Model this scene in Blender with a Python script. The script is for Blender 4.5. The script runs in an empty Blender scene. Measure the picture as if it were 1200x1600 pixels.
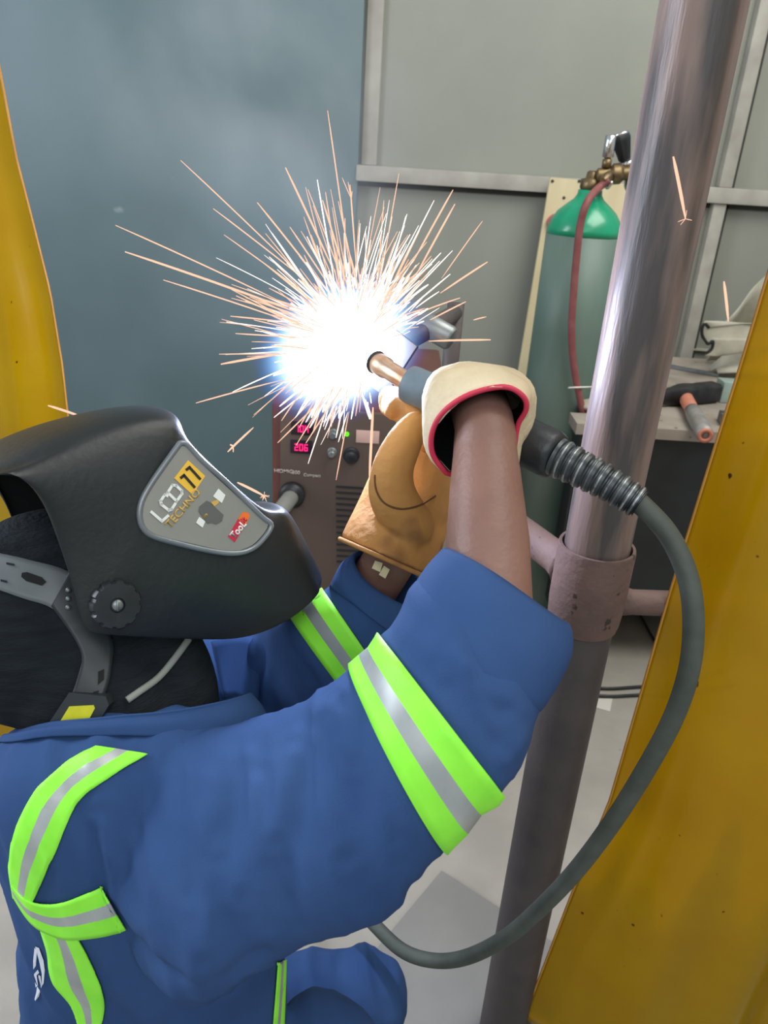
import bpy, bmesh, math, random
from mathutils import Vector, Matrix, noise
from mathutils.bvhtree import BVHTree
random.seed(7)
SC = bpy.context.scene
COL = SC.collection
V = Vector

# ------------------------------------------------------------------ camera
F = 1200.0                      # focal length in pixels of the 1200x1600 frame
EYE = V((0, 0, 1.62))
PITCH = math.radians(25.0)
ROLL = math.radians(3.6)
_f = V((0, math.cos(PITCH), -math.sin(PITCH)))
_r0 = V((1, 0, 0))
_u0 = V((0, math.sin(PITCH), math.cos(PITCH)))
CR = _r0 * math.cos(ROLL) + _u0 * math.sin(ROLL)
CU = _u0 * math.cos(ROLL) - _r0 * math.sin(ROLL)
CF = _f
cam_d = bpy.data.cameras.new('camera')
cam = bpy.data.objects.new('camera', cam_d)
COL.objects.link(cam)
cam.matrix_world = Matrix(((CR.x, CU.x, -CF.x, EYE.x), (CR.y, CU.y, -CF.y, EYE.y),
                           (CR.z, CU.z, -CF.z, EYE.z), (0, 0, 0, 1)))
cam_d.sensor_fit = 'VERTICAL'
cam_d.sensor_height = 36
cam_d.lens = F / 1600 * 36
cam_d.clip_start = 0.02
cam_d.dof.use_dof = True
cam_d.dof.focus_distance = .92
cam_d.dof.aperture_fstop = 9.0
SC.camera = cam
SC.view_settings.view_transform = 'Standard'
SC.view_settings.look = 'None'
SC.view_settings.gamma = 1
SC.view_settings.use_curve_mapping = False
SC.view_settings.exposure = 0.0

def ray(x, y):
    return CF + CR * ((x - 600) / F) - CU * ((y - 800) / F)
def P(x, y, d):                 # a point d metres deep along the view axis
    return EYE + ray(x, y) * d
def PY(x, y, Y):                # on the upright plane Y
    r = ray(x, y); return EYE + r * (Y / r.y)
def PZ(x, y, z):                # on the level z
    r = ray(x, y); return EYE + r * ((z - EYE.z) / r.z)
def PP(x, y, p0, n):            # on the plane through p0
    r = ray(x, y); return EYE + r * ((p0 - EYE).dot(n) / r.dot(n))
def pix(p):
    q = p - EYE; d = q.dot(CF)
    return 600 + F * q.dot(CR) / d, 800 - F * q.dot(CU) / d, d

# ------------------------------------------------------------------ objects
def tag(o, label=None, cat=None, group=None, kind=None):
    if label: o['label'] = label
    if cat: o['category'] = cat
    if group: o['group'] = group
    if kind: o['kind'] = kind
    return o
def root(name, loc, label, cat, group=None):
    o = bpy.data.objects.new(name, None)
    o.empty_display_size = 0.1
    COL.objects.link(o); o.location = loc
    return tag(o, label, cat, group)
def world(o):
    m = Matrix.Translation(o.location)
    return m if o.parent is None else world(o.parent) @ o.matrix_parent_inverse @ m
def adopt(o, parent):
    o.parent = parent
    o.matrix_parent_inverse = world(parent).inverted()
def link(name, me, mats, parent=None, smooth=True):
    o = bpy.data.objects.new(name, me); COL.objects.link(o)
    if not isinstance(mats, (list, tuple)): mats = [mats]
    for m in mats: me.materials.append(m)
    if smooth:
        for p in me.polygons: p.use_smooth = True
    if parent is not None: adopt(o, parent)
    return o
def obj(name, bm, mats, parent=None, smooth=True, sharp=None):
    bmesh.ops.recalc_face_normals(bm, faces=bm.faces[:])
    me = bpy.data.meshes.new(name); bm.to_mesh(me); bm.free()
    o = link(name, me, mats, parent, smooth)
    if sharp:
        me.set_sharp_from_angle(angle=math.radians(sharp))
    return o
def evaluated(o):
    dg = bpy.context.evaluated_depsgraph_get(); dg.update()
    return bpy.data.meshes.new_from_object(o.evaluated_get(dg))
def fuse(bm, voxel, smooth=6, factor=0.5):        # one continuous skin from overlapping closed shells
    me = bpy.data.meshes.new('tmp'); bmesh.ops.recalc_face_normals(bm, faces=bm.faces[:])
    bm.to_mesh(me); bm.free()
    o = bpy.data.objects.new('tmp', me); COL.objects.link(o)
    m = o.modifiers.new('r', 'REMESH'); m.mode = 'VOXEL'; m.voxel_size = voxel
    if smooth:
        s = o.modifiers.new('s', 'SMOOTH'); s.iterations = smooth; s.factor = factor
    out = evaluated(o)
    bpy.data.objects.remove(o); bpy.data.meshes.remove(me)
    return out
def subsurf(o, lv=2):
    m = o.modifiers.new('subdivision', 'SUBSURF'); m.levels = lv; m.render_levels = lv
def solid(o, t, off=0.0):
    m = o.modifiers.new('thickness', 'SOLIDIFY'); m.thickness = t; m.offset = off
def bvh_of(me):
    vs = [v.co.copy() for v in me.vertices]
    return BVHTree.FromPolygons(vs, [tuple(p.vertices) for p in me.polygons])

# ------------------------------------------------------------------ shapes
def loft(bm, rings, cap=True, closed=False):
    vr = [[bm.verts.new(p) for p in r] for r in rings]
    n = len(vr[0])
    pairs = list(zip(vr, vr[1:])) + ([(vr[-1], vr[0])] if closed else [])
    fs = []
    for a, b in pairs:
        for i in range(n):
            j = (i + 1) % n
            fs.append(bm.faces.new((a[i], a[j], b[j], b[i])))
    if cap and not closed:
        bm.faces.new(vr[0][::-1]); bm.faces.new(vr[-1])
    return fs
def catmull(pts, sub=8):
    pts = [V(p) for p in pts]; out = []
    for i in range(len(pts) - 1):
        p0 = pts[max(i - 1, 0)]; p1 = pts[i]; p2 = pts[i + 1]; p3 = pts[min(i + 2, len(pts) - 1)]
        for k in range(sub):
            t = k / sub
            out.append(0.5 * ((2 * p1) + (p2 - p0) * t + (2 * p0 - 5 * p1 + 4 * p2 - p3) * t * t
                              + (3 * p1 - p0 - 3 * p2 + p3) * t ** 3))
    out.append(pts[-1]); return out
def frames(pts):
    T = []
    for i in range(len(pts)):
        T.append((pts[min(i + 1, len(pts) - 1)] - pts[max(i - 1, 0)]).normalized())
    a = V((0, 0, 1)) if abs(T[0].z) < .9 else V((1, 0, 0))
    N = (a - T[0] * a.dot(T[0])).normalized(); out = []
    for t in T:
        N = (N - t * N.dot(t)).normalized(); out.append((t, N, t.cross(N)))
    return out
def tube(bm, pts, rad, n=12, cap=True):
    pts = [V(p) for p in pts]
    if not isinstance(rad, (list, tuple)): rad = [rad] * len(pts)
    rings = []
    for (t, a, b), p, r in zip(frames(pts), pts, rad):
        rings.append([p + (a * math.cos(2 * math.pi * k / n) + b * math.sin(2 * math.pi * k / n)) * r for k in range(n)])
    return loft(bm, rings, cap)
def spread(vals, m):              # resample a list of radii to m entries
    out = []
    for i in range(m):
        t = i / (m - 1) * (len(vals) - 1); k = min(int(t), len(vals) - 2)
        out.append(vals[k] + (vals[k + 1] - vals[k]) * (t - k))
    return out
def limb(bm, pts, rads, n=14, sub=5):   # tapered limb with round ends
    c = catmull(pts, sub); r = spread(rads, len(c))
    d0 = (c[0] - c[1]).normalized(); d1 = (c[-1] - c[-2]).normalized()
    pre = [(c[0] + d0 * r[0] * s, r[0] * math.sqrt(1 - s * s)) for s in (.97, .8, .45)]
    post = [(c[-1] + d1 * r[-1] * s, r[-1] * math.sqrt(1 - s * s)) for s in (.45, .8, .97)]
    allp = pre + list(zip(c, r)) + post
    tube(bm, [p for p, _ in allp], [q for _, q in allp], n)
def box(bm, lo, hi, mtx=None):
    r = bmesh.ops.create_cube(bm, size=1.0)
    lo, hi = V(lo), V(hi)
    for v in r['verts']:
        v.co = V(((lo.x + hi.x) / 2 + v.co.x * (hi.x - lo.x), (lo.y + hi.y) / 2 + v.co.y * (hi.y - lo.y),
                  (lo.z + hi.z) / 2 + v.co.z * (hi.z - lo.z)))
        if mtx is not None: v.co = mtx @ v.co
    return r['verts']
def bevel(bm, w, seg=2, ang=40):
    es = [e for e in bm.edges if len(e.link_faces) == 2 and e.calc_face_angle(0) > math.radians(ang)]
    bmesh.ops.bevel(bm, geom=es, offset=w, segments=seg, profile=.6, affect='EDGES', clamp_overlap=True)
def bbox_obj(name, lo, hi, mat, parent=None, w=.004, mtx=None):
    bm = bmesh.new(); box(bm, lo, hi, mtx); bevel(bm, w)
    return obj(name, bm, mat, parent, sharp=35)
def lathe(bm, prof, base, axis=V((0, 0, 1)), n=32, cap=True):
    axis = axis.normalized(); a = V((1, 0, 0)) if abs(axis.x) < .9 else V((0, 1, 0))
    a = (a - axis * a.dot(axis)).normalized(); b = axis.cross(a)
    loft(bm, [[base + axis * z + (a * math.cos(2 * math.pi * k / n) + b * math.sin(2 * math.pi * k / n)) * r
               for k in range(n)] for r, z in prof], cap)
def prism(bm, pts, off):          # polygon extruded by off
    a = [bm.verts.new(p) for p in pts]; b = [bm.verts.new(p + off) for p in pts]
    n = len(a)
    bm.faces.new(a); bm.faces.new(b[::-1])
    for i in range(n): bm.faces.new((a[i], b[i], b[(i + 1) % n], a[(i + 1) % n]))
def ellipsoid(bm, c, ax, n=24, m=16):
    rings = []
    for i in range(1, m):
        t = math.pi * i / m
        rings.append([c + ax[2] * math.cos(t) + (ax[0] * math.cos(2 * math.pi * k / n) + ax[1] * math.sin(2 * math.pi * k / n)) * math.sin(t) for k in range(n)])
    loft(bm, rings)
def pair_ring(a, b, d, rd, n=28, da=0., db=0., tl=0.0):   # section whose outline runs from pixel a to pixel b at depth d
    A, B = P(a[0], a[1], d + da), P(b[0], b[1], d + db)
    c = (A + B) / 2; u = (A - B) / 2
    v = (c - EYE).normalized() + CU * tl; v = (v - u * (v.dot(u) / u.length_squared)).normalized() * rd
    return [c + u * math.cos(2 * math.pi * k / n) + v * math.sin(2 * math.pi * k / n) for k in range(n)]
def ring_interp(rs, sub=4):       # smooth a list of rings along the limb
    cols = [catmull([r[k] for r in rs], sub) for k in range(len(rs[0]))]
    return [[c[i] for c in cols] for i in range(len(cols[0]))]

# ------------------------------------------------------------------ materials
def lin(h):
    if not isinstance(h, str): return tuple(h) + (1,)
    v = [int(h[i:i + 2], 16) / 255 for i in (0, 2, 4)]
    return tuple(c / 12.92 if c <= .04045 else ((c + .055) / 1.055) ** 2.4 for c in v) + (1,)
def mat(name, c1, c2=None, rough=.6, metal=0., scale=8., lo=.35, hi=.65, stretch=(1, 1, 1), bump=0., bscale=None,
        detail=6., spec=.5, sheen=0., speck=None, coat=0., alpha=None):
    m = bpy.data.materials.new(name); m.use_nodes = True
    nt = m.node_tree; N, L = nt.nodes, nt.links
    b = N['Principled BSDF']
    b.inputs['Base Color'].default_value = lin(c1); b.inputs['Roughness'].default_value = rough
    b.inputs['Metallic'].default_value = metal; b.inputs['Specular IOR Level'].default_value = spec
    if sheen: b.inputs['Sheen Weight'].default_value = sheen
    if coat: b.inputs['Coat Weight'].default_value = coat; b.inputs['Coat Roughness'].default_value = .15
    tc = N.new('ShaderNodeTexCoord'); mp = N.new('ShaderNodeMapping')
    mp.inputs['Scale'].default_value = stretch
    L.new(tc.outputs['Object'], mp.inputs['Vector'])
    last = None
    if c2 is not None:
        nz = N.new('ShaderNodeTexNoise'); nz.inputs['Scale'].default_value = scale; nz.inputs['Detail'].default_value = detail
        L.new(mp.outputs[0], nz.inputs['Vector'])
        cr = N.new('ShaderNodeValToRGB'); e = cr.color_ramp.elements
        e[0].position, e[0].color = lo, lin(c1); e[1].position, e[1].color = hi, lin(c2)
        L.new(nz.outputs['Fac'], cr.inputs['Fac']); last = cr.outputs['Color']
    if speck is not None:           # (colour, scale, threshold): scattered spots
        sc_, th = speck[1], speck[2]
        n2 = N.new('ShaderNodeTexNoise'); n2.inputs['Scale'].default_value = sc_; n2.inputs['Detail'].default_value = 3
        L.new(mp.outputs[0], n2.inputs['Vector'])
        c3 = N.new('ShaderNodeValToRGB'); e = c3.color_ramp.elements
        e[0].position, e[0].color = th, (0, 0, 0, 1); e[1].position, e[1].color = th + .04, (1, 1, 1, 1)
        L.new(n2.outputs['Fac'], c3.inputs['Fac'])
        mx = N.new('ShaderNodeMix'); mx.data_type = 'RGBA'
        L.new(c3.outputs['Color'], mx.inputs['Factor'])
        if last is not None: L.new(last, mx.inputs['A'])
        else: mx.inputs['A'].default_value = lin(c1)
        mx.inputs['B'].default_value = lin(speck[0]); last = mx.outputs['Result']
    if last is not None: L.new(last, b.inputs['Base Color'])
    if bump:
        n3 = N.new('ShaderNodeTexNoise'); n3.inputs['Scale'].default_value = bscale or scale * 4; n3.inputs['Detail'].default_value = 4
        L.new(mp.outputs[0], n3.inputs['Vector'])
        bp = N.new('ShaderNodeBump'); bp.inputs['Strength'].default_value = bump; bp.inputs['Distance'].default_value = .01
        L.new(n3.outputs['Fac'], bp.inputs['Height']); L.new(bp.outputs[0], b.inputs['Normal'])
    return m
def glow(name, col, s):
    m = bpy.data.materials.new(name); m.use_nodes = True
    N = m.node_tree.nodes; N.clear()
    e = N.new('ShaderNodeEmission'); o = N.new('ShaderNodeOutputMaterial')
    e.inputs['Color'].default_value = tuple(col) + (1,); e.inputs['Strength'].default_value = s
    m.node_tree.links.new(e.outputs[0], o.inputs['Surface'])
    m.cycles.emission_sampling = 'NONE'
    return m
def text(txt, o, ex, ey, size, m, name, parent, bold=0.0, thick=.0008, align='LEFT', sx=1.0, shear=0.0):
    cu = bpy.data.curves.new('t', 'FONT'); cu.body = txt; cu.size = 1.0; cu.offset = bold; cu.resolution_u = 4
    cu.align_x = align; cu.shear = shear
    t = bpy.data.objects.new('t', cu); COL.objects.link(t)
    me = evaluated(t); bpy.data.objects.remove(t); bpy.data.curves.remove(cu)
    ex, ey = ex.normalized(), ey.normalized()
    for v in me.vertices:
        v.co = o + ex * (v.co.x * size * sx) + ey * (v.co.y * size)
    ob = link(name, me, m, parent, smooth=False)
    solid(ob, thick, 0)
    return ob
# ------------------------------------------------------------------ the room
WALL_Y = 3.5
m_wall = mat('painted_sheet_grey', '8F9186', '898B81', rough=.55, scale=3, bump=.05, bscale=60)
m_rail = mat('steel_profile_grey', 'A9A69B', '97938A', rough=.5, scale=9)
m_gap = mat('dark_gap', '3A3A36', rough=.9)
m_dark = mat('slate_blue_paint', '586D71', '62777B', rough=.42, scale=2.2, lo=.3, hi=.7, bump=.04, bscale=40, speck=('8A989C', 5, .74), spec=.45)
m_floor = mat('worn_concrete', '979288', 'A7A196', rough=.75, scale=5, bump=.15, bscale=35, speck=('6E6A62', 16, .70))
def structure(o): return tag(o, kind='structure')
bm = bmesh.new(); box(bm, (-3.0, -.6, -.05), (4.2, WALL_Y + .1, 0)); structure(obj('floor', bm, m_floor, smooth=False))
xe = PY(566, 120, WALL_Y).x                     # where the dark sheet meets the pale wall
bm = bmesh.new(); box(bm, (xe, WALL_Y, 0), (4.2, WALL_Y + .06, 3.0)); structure(obj('wall_back', bm, m_wall, smooth=False))
bm = bmesh.new(); box(bm, (-3.0, WALL_Y - .05, 0), (xe, WALL_Y + .06, 3.0)); bevel(bm, .004)
structure(obj('wall_left', bm, m_dark, sharp=35))
zr = PY(800, 272, WALL_Y).z; zr2 = PY(800, 297, WALL_Y).z
def profile(name, lo, hi):
    return structure(bbox_obj(name, lo, hi, m_rail, w=.006))
profile('trim_1', (PY(558, 260, WALL_Y).x, WALL_Y - .065, zr2), (4.2, WALL_Y, zr))
xa, xb = PY(1128, 240, WALL_Y).x, PY(1149, 240, WALL_Y).x
profile('trim_2', (xa, WALL_Y - .05, zr), (xb, WALL_Y, 3.0))
profile('trim_3', (xa - .005, WALL_Y - .05, 0), (xb - .005, WALL_Y, zr2))
profile('trim_4', (xe + .01, WALL_Y - .02, zr), (xe + .075, WALL_Y, 3.0))
bm = bmesh.new()
box(bm, (xb, WALL_Y - .012, zr), (xb + .022, WALL_Y, 3.0)); box(bm, (xb - .005, WALL_Y - .012, 0), (xb + .017, WALL_Y, zr2))
box(bm, (xb, WALL_Y - .012, zr2 - .02), (4.2, WALL_Y, zr2)); box(bm, (xe, WALL_Y - .012, zr2 - .02), (xa, WALL_Y, zr2))
structure(obj('trim_5', bm, m_gap, smooth=False))

# ------------------------------------------------------------------ pale board leaning on the wall
m_board = mat('pale_plywood', 'D6C9A4', 'C9BA92', rough=.7, scale=2.5, stretch=(6, 6, 1), speck=('5A4A35', 13, .76))
YB = WALL_Y - .13
tl = PY(860, 277, YB); bl = PY(800, 640, YB)
br_ = root('plywood_board', (tl.x + .2, YB, 0), 'pale plywood board leaning on the grey wall behind the green cylinder', 'board')
sl = (tl.x - bl.x) / (tl.z - bl.z)
bm = bmesh.new()
pts = []
for z, dx in ((0, 0), (0, .5), (tl.z - .01, .43), (tl.z, 0)):
    pts.append(V((bl.x + sl * (z - bl.z) + dx, YB, z)))
prism(bm, pts, V((0, .02, 0))); bevel(bm, .003)
obj('panel', bm, m_board, br_, sharp=35)
m_redcap = mat('faded_red_plastic', '9A4A45', 'B26A62', rough=.5, scale=30)
c = PY(867, 348, YB); bm = bmesh.new()
lathe(bm, [(.034, 0), (.036, .012), (.028, .02), (.024, .012), (.001, .011)], c, V((0, -1, 0)))
obj('round_cap', bm, m_redcap, br_)
for n_, (px_, py_) in enumerate(((863, 283), (881, 309), (905, 283))):
    bm = bmesh.new(); lathe(bm, [(.006, 0), (.006, .003), (.001, .004)], PY(px_, py_, YB), V((0, -1, 0)), 10)
    obj('screw', bm, m_gap, br_)

# ------------------------------------------------------------------ gas cylinder
CY = 2.6
m_cyl = mat('grimy_dark_green_paint', '566E63', '70837A', rough=.5, scale=7, stretch=(1, 1, .35), lo=.3, hi=.75, bump=.08, speck=('75807A', 9, .74))
m_green = mat('bright_green_paint', '0E8F66', '129B70', rough=.3, scale=12, speck=('6F9C88', 16, .72), coat=.4)
m_brass = mat('tarnished_brass', '8E7A58', '6A5B45', rough=.4, metal=.8, scale=30)
m_chrome = mat('bright_chrome', 'D8DAD8', rough=.2, metal=1.)
m_hose = mat('dull_red_rubber', '7E4444', '8C5552', rough=.6, scale=20)
m_blackpl = mat('black_plastic', '15181B', '22262A', rough=.45, scale=30)
zs = PY(920, 368, CY).z; zn = PY(940, 298, CY).z
cx = PY(924, 368, CY - .11).x; R = .118
gc = root('gas_cylinder', (cx, CY, 0), 'tall green gas cylinder with a regulator standing against the pale board', 'gas cylinder')
bm = bmesh.new()
lathe(bm, [(R * .9, 0), (R, .02), (R, .3), (R, zs - .3), (R, zs)], V((cx, CY, 0)), n=48)
obj('body', bm, m_cyl, gc)
h = zn - zs; bm = bmesh.new()
lathe(bm, [(R, zs), (R * .985, zs + h * .15), (R * .91, zs + h * .33), (R * .77, zs + h * .52), (R * .56, zs + h * .68), (R * .39, zs + h * .8), (R * .32, zs + h * .9), (R * .31, zs + h)], V((cx, CY, 0)), n=48)
obj('shoulder', bm, m_green, gc)
bm = bmesh.new()
lathe(bm, [(.030, zn), (.034, zn + .005), (.034, zn + .03), (.02, zn + .034), (.018, zn + .05), (.012, zn + .055)], V((cx, CY, 0)))
obj('valve', bm, m_brass, gc)
kn = V((PY(976, 250, CY).x, CY, PY(976, 250, CY).z))
base = V((PY(983, 270, CY).x, CY, PY(983, 270, CY).z))
bm = bmesh.new(); ax = (PY(974, 215, CY) - base).normalized(); hh = (PY(974, 210, CY) - kn).length
lathe(bm, [(.014, -.004), (.018, 0), (.028, hh * .75), (.029, hh * .86), (.026, hh), (.001, hh)], kn, ax, 10); obj('valve_knob', bm, m_blackpl, gc, sharp=30)
bm = bmesh.new(); lathe(bm, [(.027, 0), (.025, .008), (.001, .009)], kn + ax * hh, ax, 10); obj('knob_cap', bm, m_chrome, gc)
bm = bmesh.new(); lathe(bm, [(.012, 0), (.012, .05), (.022, .05), (.022, .064), (.012, .066)], base - ax * .03, ax, 16); obj('knob_stem', bm, m_chrome, gc)
rg = root('gas_regulator', V((cx, CY, zn + .05)), 'brass and chrome gas regulator screwed onto the green cylinder valve', 'regulator')
rc = PY(958, 272, CY - .03)
bm = bmesh.new()
lathe(bm, [(.014, -.05), (.02, -.045), (.02, -.01), (.03, 0), (.03, .02), (.02, .03), (.02, .07), (.012, .075)], rc, V((1, -.1, .12)), 20)
lathe(bm, [(.013, -.03), (.016, -.02), (.016, .02), (.01, .03)], rc + V((-.02, -.02, -.01)), V((-.5, -.6, -.3)), 16)
obj('body', bm, m_brass, rg, sharp=40)
p0 = PY(947, 262, CY - .03); p1 = PY(955, 211, CY - .03)
bm = bmesh.new(); L_ = (p1 - p0).length
lathe(bm, [(.014, 0), (.014, L_ * .25), (.010, L_ * .27), (.010, L_ * .4)], p0, p1 - p0, 16); obj('inlet_stem', bm, m_brass, rg)
bm = bmesh.new(); lathe(bm, [(.010, L_ * .3), (.017, L_ * .33), (.017, L_ * .97), (.014, L_), (.004, L_)], p0, p1 - p0, 12); obj('flow_tube', bm, m_chrome, rg)
bm = bmesh.new()
for k, q in enumerate(((948, 280), (952, 289), (944, 286))):
    a = PY(q[0], q[1], CY - .05)
    lathe(bm, [(.004, -.014), (.007, -.01), (.007, .01), (.004, .014)], a, V((.5, -.3, .8)), 10)
obj('hose_clamp', bm, m_chrome, rg)
gh = PY(986, 288, CY - .02); bm = bmesh.new()
lathe(bm, [(.026, 0), (.028, .006), (.028, .03), (.024, .034), (.001, .034)], gh, V((.3, -.9, .2)), 24); obj('pressure_gauge', bm, m_chrome, rg)
hp = [(952, 281), (935, 294), (918, 315), (907, 350), (901, 400), (896, 460), (893, 520), (897, 575), (908, 632), (920, 690)]
hp = [PY(x, y, CY - .15 + (.08 if i < 2 else 0)) for i, (x, y) in enumerate(hp)]
hp += [V((hp[-1].x + .02, CY - .152, .4)), V((hp[-1].x + .02, CY - .153, .03))]
bm = bmesh.new(); tube(bm, catmull(hp, 8), .0115, 12)
tag(obj('gas_hose', bm, m_hose), 'dull red rubber hose hanging down from the gas regulator in front of the cylinder', 'hose')

# ------------------------------------------------------------------ work bench with tools
BY = 2.3
zt = PY(1000, 668, BY).z
m_top = mat('dusty_steel_plate', '8F867B', 'A39A8E', rough=.6, scale=9, speck=('5C554D', 22, .68), bump=.1)
m_black = mat('black_painted_steel', '1B2022', '23292B', rough=.5, scale=8)
bxl = PY(903, 655, BY).x
bn = root('work_bench', (bxl + .8, BY + .5, 0), 'black steel work bench with a dusty pale top against the wall', 'bench')
xn, yn, yb_ = cx + R + .025, BY + .115, WALL_Y - .165
def slab(name, x0, y0, x1, z0, z1, y1, m):      # the bench is notched round the gas cylinder
    bm = bmesh.new(); prism(bm, [V((x0, y0, z0)), V((x1, y0, z0)), V((x1, y1, z0)), V((xn, y1, z0)), V((xn, yn, z0)), V((x0, yn, z0))], V((0, 0, z1 - z0))); bevel(bm, .004)
    return obj(name, bm, m, bn, sharp=35)
slab('bench_top', bxl, BY, bxl + 1.7, zt - .035, zt, yb_, m_top)
slab('cabinet', bxl + .02, BY + .02, bxl + 1.66, .2, zt - .036, yb_ - .05, m_black)
for x_ in (xn + .03, bxl + 1.58):
    for y_ in (BY + .05, WALL_Y - .3):
        bbox_obj('leg', (x_, y_, 0), (x_ + .05, y_ + .05, .2), m_black, bn)
m_canvas = mat('grey_white_canvas', 'BDBAA9', 'ABA898', rough=.85, scale=12, bump=.15)
m_edge = mat('black_binding', '1C1D1C', rough=.7)
def on(x, y, dz=0.): return PZ(x, y, zt + dz)
# canvas cloth: folded sheet with black bound edge
cl = root('canvas_cloth', on(1120, 545), 'folded pale canvas cloth with black bound edge at the back of the bench', 'cloth')
edge = [(1108, 512, .075), (1101, 506, .085), (1097, 514, .07), (1098, 526, .05), (1106, 537, .03), (1114, 533, .032), (1112, 545, .012), (1103, 552, .004)]
e3 = [on(x, y, 0) for x, y, z in edge]
e3 = [PY(x, y, 2.95 + .0 * i) for i, (x, y, z) in enumerate(edge)]
dz_ = zt + .012 - min(p.z for p in e3); e3 = [p + V((0, 0, max(0, dz_))) for p in e3]
ec = catmull(e3, 5)
bm = bmesh.new(); rows = []
for s in range(14):
    t = s / 13
    rows.append([bm.verts.new(p + V((.55 * t, .12 * t, .10 * t * t + .01 * math.sin(8 * t + i * .3)))) for i, p in enumerate(ec)])
for a, b in zip(rows, rows[1:]):
    for i in range(len(a) - 1): bm.faces.new((a[i], a[i + 1], b[i + 1], b[i]))
o = obj('fold', bm, m_canvas, cl); solid(o, .006)
bm = bmesh.new(); tube(bm, ec, .006, 8); obj('bound_edge', bm, m_edge, cl)
bm = bmesh.new(); rows = []           # raised flap rising to the right
pa, pb = PY(1122, 512, 3.1), PY(1205, 425, 3.1)
for i in range(12):
    t = i / 11; p = pa.lerp(pb, t)
    rows.append([bm.verts.new(V((p.x + .05 * s, p.y + .16 * s - .02 * math.sin(6 * t + 3 * s), zt + .01 + (p.z - zt - .01) * (1 - s)))) for s in [k / 6 for k in range(7)]]
                + [])
for a, b in zip(rows, rows[1:]):
    for i in range(len(a) - 1): bm.faces.new((a[i], a[i + 1], b[i + 1], b[i]))
pc = V((pb.x + .3, pb.y, pb.z + .03))
o = obj('raised_flap', bm, m_canvas, cl); solid(o, .006)
bm = bmesh.new(); rows = []
for i in range(10):
    t = i / 9
    fr, bk = V((pa.x + (pb.x + .25 - pa.x) * t, 3.0 - .05 * t, zt + .02)), V((pa.x + (pb.x + .25 - pa.x) * t, 3.1, zt + .02 + (pb.z - zt) * t))
    rows.append([bm.verts.new(fr.lerp(bk, k / 6) + V((0, 0, .012 * math.sin(k + 5 * t)))) for k in range(7)])
for a, b in zip(rows, rows[1:]):
    for i in range(len(a) - 1): bm.faces.new((a[i], a[i + 1], b[i + 1], b[i]))
o = obj('draped_sheet', bm, m_canvas, cl); solid(o, .006)
pl = [on(1040, 524), on(1100, 530), on(1106, 550), on(1080, 548), on(1036, 536)]
bm = bmesh.new(); prism(bm, [p + V((0, 0, .002)) for p in pl], V((0, 0, .008))); obj('flat_corner', bm, m_canvas, cl, sharp=30)
# flat bar
m_zinc = mat('dull_zinc_steel', '8C9292', '707676', rough=.4, metal=.6, scale=20)
a, b = on(1036, 574), on(1122, 590); u = (b - a).normalized(); w_ = V((-u.y, u.x, 0)) * .018
bm = bmesh.new(); prism(bm, [a + V((0, 0, .002)), b + V((0, 0, .002)), b + w_ + V((0, 0, .002)), a + w_ + V((0, 0, .002))], V((0, 0, .012))); bevel(bm, .002)
tag(obj('flat_bar', bm, m_zinc, sharp=30), 'grey steel flat bar lying on the bench behind the hammer', 'steel bar')
# hammer
m_hh = mat('blackened_iron', '26282A', '3A3B3B', rough=.5, metal=.5, scale=20)
m_oran = mat('faded_orange_handle', 'C98268', 'B5705A', rough=.6, scale=20)
m_grip = mat('grey_worn_steel', '85837F', '9A9793', rough=.5, metal=.3, scale=25)
hm = root('hammer', on(1085, 640), 'hammer with black head and orange and grey handle lying on the bench', 'hammer')
ha, hb = on(1066, 612, .03), on(1102, 680, .022)
u = (hb - ha).normalized()
bm = bmesh.new(); tube(bm, [ha, ha + u * .1, ha.lerp(hb, .5)], [.024, .023, .022], 16); obj('handle', bm, m_oran, hm)
bm = bmesh.new(); tube(bm, [ha.lerp(hb, .47), ha.lerp(hb, .6), ha.lerp(hb, .9), hb], [.024, .026, .026, .0245], 18); obj('grip', bm, m_grip, hm)
bm = bmesh.new(); lathe(bm, [(.022, -.001), (.0225, .006), (.012, .007), (.011, -.02)], hb, u, 18, cap=False); tag(obj('handle_end', bm, m_oran, hm))
h0, h1 = on(1018, 622, .035), on(1116, 612, .035); hu = (h1 - h0).normalized(); hv = V((-hu.y, hu.x, 0))
L_ = (h1 - h0).length; bm = bmesh.new(); rr = []
for t, ry, rz in ((0, .010, .02), (.25, .016, .026), (.45, .03, .034), (.55, .034, .034), (.68, .026, .032), (.72, .03, .033), (1, .03, .033)):
    c = h0 + hu * L_ * t
    rr.append([c + hv * (ry * sx) + V((0, 0, rz * sz)) for sx, sz in ((-1, -.7), (-.7, -1), (.7, -1), (1, -.7), (1, .7), (.7, 1), (-.7, 1), (-1, .7))])
loft(bm, rr); obj('head', bm, m_hh, hm, sharp=40)
# glassy block and fitting
m_block = mat('pale_green_glass_steel', '8FA5A0', 'A5B8B2', rough=.3, scale=15)
q = on(1132, 628); bm = bmesh.new(); box(bm, (q.x - .025, q.y - .02, zt + .001), (q.x + .04, q.y + .05, zt + .075)); bevel(bm, .004)
tag(obj('metal_block', bm, m_block, sharp=35), 'pale greenish metal block on the bench right of the hammer head', 'metal block')
q = on(1130, 662); bm = bmesh.new()
for k in range(4): box(bm, (q.x - .02 + .004 * k, q.y - .03 + .018 * k, zt + .001), (q.x + .03 - .004 * k, q.y - .018 + .018 * k, zt + .03 + .006 * (k % 2)))
bevel(bm, .002); tag(obj('ribbed_fitting', bm, m_zinc, sharp=35), 'small ribbed grey metal fitting beside the hammer grip', 'fitting')
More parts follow.
